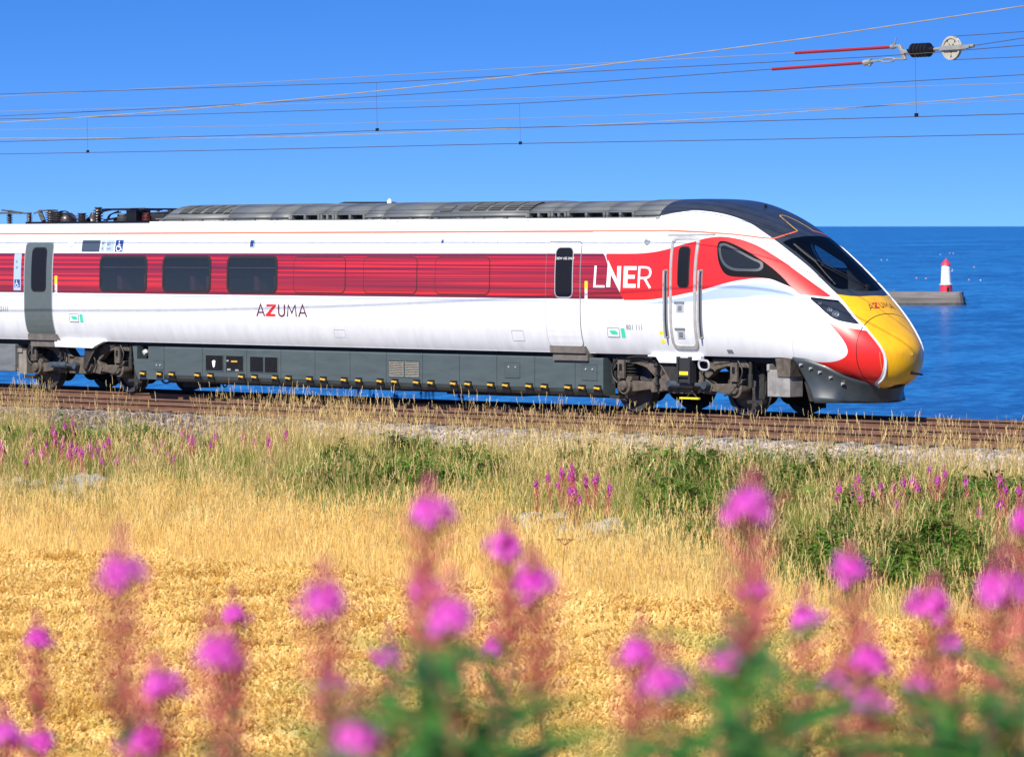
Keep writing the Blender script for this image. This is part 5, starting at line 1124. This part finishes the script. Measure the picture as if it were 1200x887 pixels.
def scatter(name, pts, col, smin, smax, tilt=.12, label=None, cat=None, scl=None):
    pts = np.asarray(pts, float); n = len(pts); me = bpy.data.meshes.new(name); me.vertices.add(n); me.vertices.foreach_set('co', pts.ravel().astype(np.float32))
    rot = np.stack([rng.normal(0, tilt, n), rng.normal(0, tilt, n), rng.uniform(0, 2*PI, n)], 1).astype(np.float32); sc = rng.uniform(smin, smax, n).astype(np.float32)
    if scl is not None: sc = (sc*scl).astype(np.float32)
    a = me.attributes.new('rot', 'FLOAT_VECTOR', 'POINT'); a.data.foreach_set('vector', rot.ravel()); a = me.attributes.new('scl', 'FLOAT', 'POINT'); a.data.foreach_set('value', sc); a = me.attributes.new('pick', 'INT', 'POINT'); a.data.foreach_set('value', rng.integers(0, len(col.objects), n).astype(np.int32)); me.update()
    o = bpy.data.objects.new(name, me); link(o); tag(o, label, cat, kind='stuff')
    ng = scatter_group(); N = ng.nodes; L = ng.links; gi = N.new('NodeGroupInput'); go = N.new('NodeGroupOutput'); ip = N.new('GeometryNodeInstanceOnPoints'); ci = N.new('GeometryNodeCollectionInfo'); ci.inputs['Collection'].default_value = col; ci.inputs['Separate Children'].default_value = True; ci.inputs['Reset Children'].default_value = True
    def na(nm, ty): q = N.new('GeometryNodeInputNamedAttribute'); q.data_type = ty; q.inputs['Name'].default_value = nm; return q.outputs['Attribute']
    L.new(gi.outputs[0], ip.inputs['Points']); L.new(ci.outputs[0], ip.inputs['Instance']); ip.inputs['Pick Instance'].default_value = True
    L.new(na('pick', 'INT'), ip.inputs['Instance Index']); L.new(na('rot', 'FLOAT_VECTOR'), ip.inputs['Rotation']); L.new(na('scl', 'FLOAT'), ip.inputs['Scale']); L.new(ip.outputs[0], go.inputs[0])
    md = o.modifiers.new('scatter', 'NODES'); md.node_group = ng; return o
def spread_pts(y0, y1, dens, keep=None, x0=-32, x1=40, margin=1.6, zoff=0., k=.150):
    n = int((x1-x0)*(y1-y0)*dens); x = rng.uniform(x0, x1, n); y = rng.uniform(y0, y1, n); d = (x-CAM.x)*FW[0]+(y-CAM.y)*FW[1]; r = (x-CAM.x)*RT[0]+(y-CAM.y)*RT[1]
    ok = (abs(r) < d*k+margin) & (d > 5)
    x, y = x[ok], y[ok]
    if keep is not None:
        kp = keep(x, y); kp = kp if kp.dtype == bool else rng.random(len(x)) < kp; x, y = x[kp], y[kp]
    return np.stack([x, y, ground_z(x, y)+zoff], 1)
sm = lambda a, b, x: np.clip((x-a)/(b-a), 0, 1)
def ell(x, y, cx_, cy_, rx, ry, soft=.35): return np.clip((1-np.hypot((x-cx_)/rx, (y-cy_)/ry))/soft, 0, 1)
colm = lambda x, y: x+1.03*(y+9)           # position along the bank, measured on its own slant

# ------------------------------------------------------------------ ballast stones
bc = unlinked('ballast_kit')
BST = mat('ballast_stone', (.23, .185, .16), .9, rnd=.45, var=.2, vscale=30); BST2 = mat('ballast_stone_pale', (.40, .34, .31), .9, rnd=.3, var=.15, vscale=30); BST3 = mat('ballast_stone_dark', (.095, .07, .055), .9, rnd=.4)
def stone_mesh(name, r, m, flat=.7, seed=0, sub=1):
    bm = bmesh.new(); bmesh.ops.create_icosphere(bm, subdivisions=sub, radius=r); rr = random.Random(seed)
    for vv in bm.verts: vv.co *= rr.uniform(.72, 1.2); vv.co.z *= flat; vv.co.x *= 1.15
    me = bpy.data.meshes.new(name); bm.to_mesh(me); bm.free(); me.materials.append(m); return me
bcs = {}
for nm, m in (('mix', (BST, BST2, BST3, BST)), ('pale', (BST2, BST2, BST)), ('brown', (BST3, BST, BST3))):
    c = unlinked('ballast_'+nm); bcs[nm] = c
    for i in range(8): c.objects.link(bpy.data.objects.new('ballast_stone', stone_mesh('ballast_stone', .034, m[i % len(m)], .75, i)))
def bed_z(x, y): return np.interp(y, [p[0] for p in prof], [p[1] for p in prof])+GRADE*x
def bal_pts(dens, y0, y1, keep):
    p = spread_pts(y0, y1, dens, keep, margin=1.0); p[:, 2] = bed_z(p[:, 0], p[:, 1])+.008; return p
left = lambda x, y: x+1.03*(y+6) < -4.6
scatter('ballast', bal_pts(260, -6.4, -5.1, lambda x, y: ~left(x, y)), bcs['pale'], .6, 1.5, 1.0)
scatter('ballast', bal_pts(300, -6.4, -4.2, left), bcs['brown'], .7, 1.7, 1.0)
scatter('ballast', bal_pts(150, -5.1, 2.6, lambda x, y: ~(left(x, y) & (y < -4.2))), bcs['mix'], .55, 1.3, 1.0)

# ------------------------------------------------------------------ grasses and weeds of the bank
c_straw = unlinked('kit_straw'); c_gold = unlinked('kit_gold'); c_green = unlinked('kit_green'); c_weed = unlinked('kit_weed'); c_tall = unlinked('kit_tall'); c_mix = unlinked('kit_mix'); c_short = unlinked('kit_short')
for i in range(5): tuft(c_straw, 'straw_tuft', 40, (.35, .80), .16, [STRAW, BROWNG], heads=.35, mm=(0, 0, 0, 1), w=.004, lean=.22, bend=.16)
for i in range(5): tuft(c_gold, 'gold_tuft', 80, (.40, .82), .20, [GOLD, STRAW], heads=.22, mm=(0, 0, 1), w=.0034, lean=.22, bend=.10)
for i in range(5): tuft(c_green, 'green_tuft', 40, (.25, .58), .17, [GREENG, LEAFG], mm=(0, 0, 1), w=.007, lean=.3, bend=.35)
for i in range(5): tuft(c_tall, 'tall_straw', 16, (.60, 1.12), .16, [STRAW, BROWNG], heads=.75, mm=(0, 0, 0, 1), w=.0052, lean=.14, bend=.08)
for i in range(5): tuft(c_mix, 'mixed_tuft', 38, (.28, .62), .18, [STRAW, GREENG, BROWNG], heads=.2, mm=(0, 1, 1, 2), w=.005, lean=.3, bend=.2)
for i in range(3): tuft(c_short, 'short_straw', 30, (.10, .28), .16, [STRAW, BROWNG, GREENG], mm=(0, 1, 0, 2), w=.005)
def weed(col, n, rad, h):
    p = PB()
    for i in range(n):
        a = random.uniform(0, 2*PI); L = random.uniform(.5, 1)*h; out = random.uniform(.2, 1)*rad; pts = crv([(0, 0, 0), (out*.35*math.cos(a), out*.35*math.sin(a), L*.6), (out*math.cos(a), out*math.sin(a), L*random.uniform(.75, 1))], 5)
        p.rod(pts, .0035, random.random(), 1, 3); c = random.random()
        for k in range(2, len(pts)):
            for e in range(3):
                b = random.uniform(0, 2*PI); p.leaf(pts[k]+np.array([random.uniform(-.03, .03), random.uniform(-.03, .03), random.uniform(-.03, .03)]), (math.cos(b), math.sin(b), random.uniform(-.2, .7)), (0, 0, 1), random.uniform(.045, .085), random.uniform(.028, .05), min(1, max(0, c+random.uniform(-.35, .35))))
    o = bpy.data.objects.new('weed', p.mesh('weed', [LEAFG, FSTEM])); col.objects.link(o)
for i in range(5): weed(c_weed, 15, .36, .62)
WALLY = -12.2
wally = lambda x: np.where(np.asarray(x) > 5.5, -13.4, -12.2)
SPOTS = [(-5.4, -1.6), (2.6, 4.4), (7.3, 9.3)]
def clear_wall(x, y):
    """the grass is thin around and below the bare stones"""
    k = np.ones(len(x))
    for a, b, wy in ((-5.2, -1.8, -12.2), (8.4, 10.4, -13.4)):
        xx = x-(wy-y)*.9
        k = np.where((xx > a) & (xx < b) & (y < wy+.3) & (y > wy-(1.5 if a < 0 else 1.9)), .02, k)
    return k
def bare_left(x, y):
    """ballast shows at the left, so little grows at its foot there"""
    c = colm(x, y); return np.where((c > -8.6) & (c < -3.6) & (y > -8.7), .12, 1.)
def g_green(x, y):
    c = colm(x, y); g = ell(c, y, -7, -9.5, 4.6, 2.8)*.75+ell(c, y, 1.6, -10.8, 3.3, 4.4)*1.0+ell(c, y, 10.6, -12.2, 5.2, 6.2)*1.1+ell(c, y, 14, -14.5, 4.5, 5.0)*1.0+.35*ell(c, y, -2, -11.5, 5, 3.2)
    return np.clip(g*(.48+1.25*vnoise(x*.8, y*.8, 5))+.22*(vnoise(x*.9, y*.9, 41) > .66)*(y > -17.5), 0, 1)
def g_weed(x, y):
    c = colm(x, y); g = ell(c, y, 1.3, -10.2, 2.5, 2.8)+ell(c, y, 10.4, -11.8, 4.4, 5.0)+ell(c, y, 13.8, -14.2, 4.0, 5.0)+.35*ell(c, y, -6.4, -9.3, 4, 1.8)+.5*ell(c, y, 6.0, -9.2, 2.5, 1.6)
    return np.clip(g*sm(.25, .65, vnoise(x*1.1, y*1.1, 9))*1.1, 0, 1)
bank = lambda y: sm(-6.6, -7.2, y)*sm(-20.6, -19.2, y) if False else np.where((y < -6.6) & (y > -20.4), 1., 0.)
goldz = lambda x, y: sm(-13.9, -18.0, y+2.6*sm(5.5, 9, colm(x, y))+1.1*(vnoise(x*.7, y*.7, 3)-.5)*3)
scatter('green_grass', spread_pts(-19, -7.2, 26, lambda x, y: clear_wall(x, y)*g_green(x, y)), c_green, .75, 1.35, .15, 'tangle of green grass on the railway bank', 'grass')
scatter('green_weeds', spread_pts(-18.5, -7.4, 14, lambda x, y: clear_wall(x, y)*g_weed(x, y)), c_weed, .65, 1.25, .2, 'low leafy green weeds on the railway bank', 'weeds')
scatter('mixed_grass', spread_pts(-19.6, -7.0, 18, lambda x, y: bare_left(x, y)*clear_wall(x, y)*np.clip(1.05-1.0*goldz(x, y)-.6*g_green(x, y), .17, 1)), c_mix, .75, 1.25, .14, 'half dry grass covering the railway bank', 'grass')
scatter('straw_grass', spread_pts(-18.5, -7.0, 13, lambda x, y: bare_left(x, y)*clear_wall(x, y)*(.18+.75*vnoise(x*.6, y*.6, 14)**1.5)*(1-.35*g_green(x, y))), c_straw, .75, 1.4, .12, 'pale straw grass on the railway bank', 'grass')
scatter('golden_grass', spread_pts(-20.6, -12.9, 26, lambda x, y: clear_wall(x, y)*goldz(x, y)), c_gold, .8, 1.2, .10, 'soft golden grass between the stones and the wheat', 'grass')
scatter('short_grass', spread_pts(-7.6, -6.25, 22, lambda x, y: .8*bare_left(x, y)), c_short, .7, 1.4, .2, 'short dry grass at the edge of the ballast', 'grass')
def talld(x, y):
    c = colm(x, y); base = np.where(c < -8.2, .8, np.where(c < -3.8, .07, np.where(c < 7.6, .58, .26))); return base*(.35+.9*vnoise(x*.9, y*.9, 21))
scatter('tall_grass', spread_pts(-8.3, -6.9, 24, talld), c_tall, .72, 1.12, .08, 'tall pale grass stalks standing up in front of the rails', 'grass')
scatter('verge_grass', spread_pts(3.2, 6.0, 5, lambda x, y: np.full(len(x), .8)), c_mix, .5, .9, .15, 'short grass on the seaward verge', 'grass')
scatter('bank_grass', spread_pts(-54, -36, 12, lambda x, y: ((x-CAM.x)*FW[0]+(y-CAM.y)*FW[1] < 22), k=.2), c_straw, .7, 1.1, .15, 'rough dry grass on the bank below the camera', 'grass')

# ------------------------------------------------------------------ the wheat
c_wheat = unlinked('kit_wheat')
def wheat_patch(n=125, R_=.27):
    p = PB()
    for i in range(n):
        x, y = random.uniform(-R_, R_), random.uniform(-R_, R_); h = random.uniform(.62, .80); az = random.gauss(.6, 1.1); c = random.random(); ln = random.uniform(.0, .12); dx, dy = math.cos(az), math.sin(az)
        top = (x+dx*ln*h, y+dy*ln*h, h); p.blade((x, y, .05), az, h-.05, ln, 0, .006, c, 1, 2)
        # nodding ear: bends over at the neck
        L = random.uniform(.066, .09); k = random.uniform(.2, 1.7); pts = []; q = Vector(top); a0 = random.uniform(0, .8)
        for s in range(6):
            pts.append(tuple(q)); a = a0+k*s/5; q = q+Vector((dx*math.sin(a), dy*math.sin(a), math.cos(a)))*(L/5)
        for s in range(5):
            d = Vector(pts[s+1])-Vector(pts[s]); o = d.orthogonal().normalized(); b = d.cross(o).normalized(); r = .0085*(1-.10*s)
            for e in range(3):
                ang = 2*PI*e/3+s*1.05; w = o*math.cos(ang)+b*math.sin(ang); p.spindle(Vector(pts[s])+w*.003, d.normalized()+w*.42, .020, .0052, min(1, max(0, c+random.uniform(-.3, .3))), 0, 3)
        if random.random() < .5: p.blade((top[0], top[1], h*.7), az+random.uniform(1, 5), .16, 1.0, .8, .010, c*.6, 1, 2)
    o = bpy.data.objects.new('wheat_patch', p.mesh('wheat_patch', [WHEATM, WSTEM])); c_wheat.objects.link(o)
for i in range(5): wheat_patch()
gxw, gyw = np.meshgrid(np.arange(0, 44, .34), np.arange(-40, -19.9, .34), indexing='ij'); xw = gxw.ravel()+rng.uniform(-.12, .12, gxw.size); yw = gyw.ravel()+rng.uniform(-.12, .12, gxw.size)
dw = (xw-CAM.x)*FW[0]+(yw-CAM.y)*FW[1]; rw = (xw-CAM.x)*RT[0]+(yw-CAM.y)*RT[1]; ok = (abs(rw) < dw*.15+1.2) & (dw > 27) & (yw < -20.3+.25*np.sin(xw*1.7)); xw, yw = xw[ok], yw[ok]
scatter('wheat_field', np.stack([xw, yw, ground_z(xw, yw)+.05*(vnoise(xw*.5, yw*.5, 31)-.5)], 1), c_wheat, .92, 1.08, .05, 'ripe golden wheat filling the field below the bank', 'wheat')

# ------------------------------------------------------------------ the broken dry stone wall
ws = thing('dry_stone_wall', 'broken low wall of pale lichened stones half hidden in the grass', 'stone wall', (0, 0, 0))
LICH = mat('lichen_stone', (.17, .165, .145), .95, var=.35, vscale=9, col2=(.32, .31, .27), bump=.6, bscale=25, rnd=.18)
smesh = [stone_mesh('stone', .2, LICH, .68, 40+i, 2) for i in range(5)]
for mse in smesh:
    for pg in mse.polygons: pg.use_smooth = False
for a, b, dn in ((-5.4, -1.6, 4.2), (-1.2, 5, .9), (8.3, 10.5, 5.5), (10.6, 14, .8)):
    for k in range(int((b-a)*dn)):
        x = random.uniform(a, b); y = float(wally(x))+random.uniform(-.28, .28); o = bpy.data.objects.new('stone', random.choice(smesh)); link(o, ws); s = random.uniform(.6, 1.25)
        o.location = (x, y, float(ground_z(x, y))+random.uniform(.0, .13)+(.12 if 8 < x < 10.6 else 0)); o.rotation_euler = (random.uniform(-.3, .3), random.uniform(-.3, .3), random.uniform(0, 6)); o.scale = (s*random.uniform(.9, 1.3), s, s*random.uniform(.8, 1.1))

# ------------------------------------------------------------------ fireweed
def fireweed_parts(seed, dens=1.0, leafy=False, leafscale=1.):
    random.seed(seed); P = {k: PB() for k in ('stem', 'leaves', 'seed_pods', 'flowers', 'bud_spike')}
    bx, by = random.uniform(-.02, .02), random.uniform(-.02, .02); ax = lambda z: Vector((bx*math.sin(z*5), by*math.sin(z*4+1), z))
    H = 1.45; fz0, fz1 = -.013, .013; sp = random.uniform(.03, .055); pods = random.uniform(.13, .20)
    side_a = random.uniform(0, 6.28)
    if leafy: fz1 = -.02; pods = -.03
    zz = np.linspace(-H, (fz1+sp) if not leafy else .0, 16); P['stem'].rod([ax(z) for z in zz], [.0055*(1-.75*(i/15)) for i in range(16)], .4, 0, 5)
    if not leafy:
        for i in range(int(17*dens)):
            t = i/max(1, int(17*dens)-1); z = fz0+(fz1-fz0)*t-(.035*random.random() if random.random() < .14 else 0); a = i*2.4; d = Vector((math.cos(a), math.sin(a), .15)); r = .021*(1-.40*t)*random.uniform(.5, 1.4)*(1+.40*math.cos(a-side_a)); c = ax(z)+d*r; P['flowers'].rod([ax(z-.004), c], .0012, .3, 1, 3)
            u = d.orthogonal().normalized(); w = d.cross(u); cv = random.random()
            for k in range(4):
                b = k*PI/2+.4; e = u*math.cos(b)+w*math.sin(b); e = (e+d*.35).normalized(); P['flowers'].leaf(c, e, d, .0130*random.uniform(.85, 1.1), .0115, min(1, cv*.7+random.uniform(0, .3)), 0, .1, -.15)
            P['flowers'].spindle(c, d, .014, .0018, .9, 0, 3)
        for i in range(int(24*dens)):
            t = (i+.5)/(24*dens); z = fz1+sp*t; a = i*2.4; out = 1-t; d = Vector((math.cos(a), math.sin(a), -.5+1.6*t)); c = ax(z)+Vector((math.cos(a), math.sin(a), 0))*(.011*out+.002); P['bud_spike'].spindle(c, d, .013*(1-.5*t), .0034*(1-.5*t), random.random(), 0, 4); P['bud_spike'].rod([ax(z), c], .0009, .5, 0, 3)
        for i in range(int(44*dens)):
            t = i/(44*dens); z = fz0-.008-pods*t; a = i*2.4; d = Vector((math.cos(a), math.sin(a), .75+.5*t)).normalized(); L = random.uniform(.045, .07); p0 = ax(z); P['seed_pods'].rod([p0, p0+d*L*.25, p0+d*L], [.001, .0028, .0014], random.random(), 0, 3)
    z = (fz0-pods*.75) if not leafy else .0; i = 0
    while z > -.95:
        a = i*2.4; L = random.uniform(.085, .125)*leafscale*(.55+.45*min(1, i/10)); P['leaves'].leaf(ax(z), (math.cos(a), math.sin(a), random.uniform(.2, .75)), (0, 0, 1), L, L*.19, random.random(), 0, .3, random.uniform(.1, .45)); i += 1; z -= random.uniform(.010, .017)
    return P
PM = {'stem': FSTEM, 'leaves': FLEAF, 'seed_pods': POD, 'flowers': [PETAL, POD], 'bud_spike': BUD}
variants = []
for sd in (3, 8, 21, 34):
    P = fireweed_parts(sd); variants.append({k: P[k].mesh(k, PM[k]) for k in P})
leafies = []
for sd in (5, 9, 13):
    P = fireweed_parts(sd, leafy=True, leafscale=1.75); leafies.append({k: P[k].mesh(k, PM[k]) for k in ('stem', 'leaves')})
FG = [(46.901, -50.957, 2.899, 503), (46.157, -50.079, 2.762, 593), (47.021, -50.834, 2.795, 640), (47.643, -51.087, 2.949, 868), (47.47, -51.995, 2.902, 142), (47.64, -51.82, 2.871, 380), (46.581, -50.649, 2.748, 508), (47.743, -51.715, 2.847, 523), (47.549, -51.915, 2.805, 252), (44.608, -49.906, 2.481, 43), (44.886, -49.62, 2.53, 273), (46.618, -51.25, 2.644, 178), (46.607, -51.26, 2.567, 166), (48.03, -52.124, 2.76, 415), (45.548, -49.799, 2.508, 455), (45.256, -49.238, 2.461, 580), (47.115, -50.737, 2.692, 748), (48.11, -51.715, 2.799, 782), (47.207, -50.643, 2.683, 853), (46.247, -49.399, 2.598, 945), (46.185, -49.463, 2.653, 888), (46.829, -49.916, 2.752, 1008), (47.135, -50.079, 2.725, 1100), (47.88, -50.843, 2.839, 1170), (47.592, -50.44, 2.893, 1196), (47.056, -50.161, 2.634, 1014), (45.984, -49.013, 2.431, 982), (47.438, -50.6, 2.632, 1015), (46.895, -49.848, 2.557, 1075), (45.906, -48.57, 2.466, 1118), (46.19, -48.801, 2.368, 1160), (45.844, -50.93, 2.477, 5), (44.893, -50.136, 2.318, 38), (45.033, -49.468, 2.386, 395)]
ORD = 'first second third fourth fifth sixth seventh eighth ninth tenth eleventh twelfth thirteenth fourteenth fifteenth sixteenth seventeenth eighteenth nineteenth twentieth twenty-first twenty-second twenty-third twenty-fourth twenty-fifth twenty-sixth twenty-seventh twenty-eighth twenty-ninth thirtieth thirty-first thirty-second thirty-third thirty-fourth'.split()
random.seed(77)
for k, (x, y, z, u) in enumerate(sorted(FG, key=lambda q: q[3])):
    gz = float(ground_z(x, y)); root = thing('fireweed', 'blurred magenta fireweed in the foreground, %s bloom from the left edge' % ORD[k], 'flower', (x, y, gz), 'blurred fireweed in the foreground')
    vr = variants[k % 4]; s = random.uniform(.92, 1.1); rz = random.uniform(0, 6)
    for nm in ('stem', 'leaves', 'seed_pods', 'flowers', 'bud_spike'):
        o = bpy.data.objects.new(nm, vr[nm]); link(o, root); o.location = (0, 0, z-gz); o.rotation_euler = (random.uniform(-.05, .05), random.uniform(-.05, .05), rz); o.scale = (s, s, s)
LF = [(48.661, -51.905, 2.843), (48.831, -52.017, 2.857), (48.62, -51.803, 2.801), (48.613, -52.097, 2.841), (48.912, -52.077, 2.852), (48.353, -51.791, 2.842), (48.066, -52.087, 2.856), (48.234, -52.2, 2.885), (48.042, -51.968, 2.86), (48.353, -52.222, 2.864), (48.541, -52.459, 2.872), (48.372, -52.346, 2.841), (48.263, -51.741, 2.874), (48.481, -51.946, 2.876), (48.564, -52.005, 2.843), (48.391, -51.896, 2.834), (48.54, -51.742, 2.811), (48.755, -51.952, 2.854), (48.718, -51.846, 2.864), (48.409, -51.447, 2.84), (47.794, -52.08, 2.734), (48.208, -51.941, 2.758), (48.425, -52.435, 2.836), (48.442, -52.273, 2.824), (48.708, -52.0, 2.811)]
for k, (x, y, z) in enumerate(sorted(LF, key=lambda q: ((q[0]-CAM.x)*RT[0]+(q[1]-CAM.y)*RT[1])/((q[0]-CAM.x)*FW[0]+(q[1]-CAM.y)*FW[1]))):
    gz = float(ground_z(x, y)); root = thing('leafy_stalk', '%s from the left of the blurred leafy stalks without blooms, bottom edge' % ORD[k], 'plant', (x, y, gz), 'leafy stalks along the bottom edge')
    vr = leafies[k % 3]; rz = random.uniform(0, 6)
    for nm in ('stem', 'leaves'): o = bpy.data.objects.new(nm, vr[nm]); link(o, root); o.location = (0, 0, z-gz); o.rotation_euler = (random.uniform(-.08, .08), random.uniform(-.08, .08), rz)
# small fireweed on the bank and the far verge: one mesh each
far_meshes = []
for sd in (51, 52, 53, 54):
    P = fireweed_parts(sd, .8); q = PB(); order = ('stem', 'leaves', 'seed_pods', 'flowers', 'bud_spike')
    for mi, k in enumerate(order): q.add(P[k].v, P[k].f, 0., mi); q.c[-len(P[k].v):] = P[k].c
    far_meshes.append(q.mesh('fireweed', [FSTEM, FLEAF, POD, PETALF, BUD]))
random.seed(5)
def clump(n, cx_, cy_, rx, ry, h, lab, grp, s=1.15):
    spots = []
    for i in range(n):
        a = random.uniform(0, 2*PI); r = math.sqrt(random.random()); y = cy_+ry*r*math.sin(a); x = cx_+rx*r*math.cos(a)-1.03*(y-cy_); spots.append((x, y))
    spots.sort(key=lambda q: ((q[0]-CAM.x)*RT[0]+(q[1]-CAM.y)*RT[1])/((q[0]-CAM.x)*FW[0]+(q[1]-CAM.y)*FW[1]))
    for i, (x, y) in enumerate(spots):
        gz = float(ground_z(x, y)); hh = random.uniform(*h)
        o = bpy.data.objects.new('fireweed', random.choice(far_meshes)); link(o); o.location = (x, y, gz+hh); o.rotation_euler = (random.uniform(-.1, .1), random.uniform(-.1, .1), random.uniform(0, 6)); k = s*random.uniform(.85, 1.2); o.scale = (k*.8, k*.8, k*1.6); tag(o, lab % ORD[i], 'flower', grp)
clump(34, -5.4, -10.2, 3.2, 1.5, (.36, .66), '%s from the left of the small pink fireweed in the left patch on the bank', 'fireweed at the left of the bank', 1.75)
clump(30, -4.6, -11.2, 3.6, .9, (.34, .6), '%s from the left of the small pink fireweed along the front of the left patch', 'fireweed along the front of the left patch', 1.7)
clump(9, -2.6, -9.2, 1.5, .9, (.4, .7), '%s from the left of the small pink fireweed by the concrete trough', 'fireweed by the trough', 1.6)
clump(15, 8.9, -12.6, 1.0, .7, (.5, .72), '%s from the left of the small pink fireweed above the pale stones', 'fireweed above the stones', 1.6)
clump(26, 15.0, -11.9, 1.9, 1.3, (.5, .82), '%s from the left of the small pink fireweed among the right-hand weeds', 'fireweed at the right of the bank', 1.6)
clump(14, -12.6, 4.6, 2.2, .4, (.70, .92), '%s from the left of the small pink fireweed against the sea under the train', 'fireweed on the seaward verge', 1.2)
# single weeds at the edge of the wheat
def lone(name, x, y, lab, cat, fn, mats): p = PB(); fn(p); o = bpy.data.objects.new(name, p.mesh(name, mats)); link(o); o.location = (x, y, float(ground_z(x, y))); tag(o, lab, cat); return o
def bushy(p):
    for i in range(9):
        a = random.uniform(0, 6.28); pts = crv([(0, 0, .3), (.05*math.cos(a), .05*math.sin(a), .7), (.16*math.cos(a), .16*math.sin(a), random.uniform(.85, 1.02))], 4); p.rod(pts, .004, .5, 1, 3)
        for q in pts[3:]:
            for e in range(3): b = random.uniform(0, 6.28); p.leaf(q, (math.cos(b), math.sin(b), random.uniform(-.1, .5)), (0, 0, 1), random.uniform(.06, .10), random.uniform(.04, .06), random.random())
    p.rod([(0, 0, .2), (.05, 0, 1.0), (.10, .03, 1.32)], .004, .5, 1, 3)
    for z in (1.1, 1.2, 1.3): p.leaf((.07, .01, z), (random.uniform(-1, 1), random.uniform(-1, 1), .3), (0, 0, 1), .09, .05, .7)
lone('dock_weed', 4.55, -19.9, 'bright green leafy weed at the edge of the wheat, far left', 'weed', bushy, [leafmat('bright_leaf', (.08, .20, .02), (.16, .32, .04)), FSTEM])
def umbel(p):
    p.rod([(0, 0, 0), (.03, 0, .6), (.08, .02, 1.12)], .004, .5, 0, 4)
    for i in range(14): a = i*2.4; e = Vector((.08+.10*math.cos(a), .02+.10*math.sin(a), 1.17)); p.rod([(.08, .02, 1.10), e], .002, .5, 0, 3); [p.spindle(e+Vector((random.uniform(-.02, .02), random.uniform(-.02, .02), 0)), (0, 0, 1), .012, .008, random.random(), 1, 4) for _ in range(4)]
lone('dried_umbel', 14.6, -18.6, 'thin brown dried umbel standing in the golden grass', 'weed', umbel, [FSTEM, leafmat('umbel_brown', (.30, .13, .03), (.45, .22, .06))])
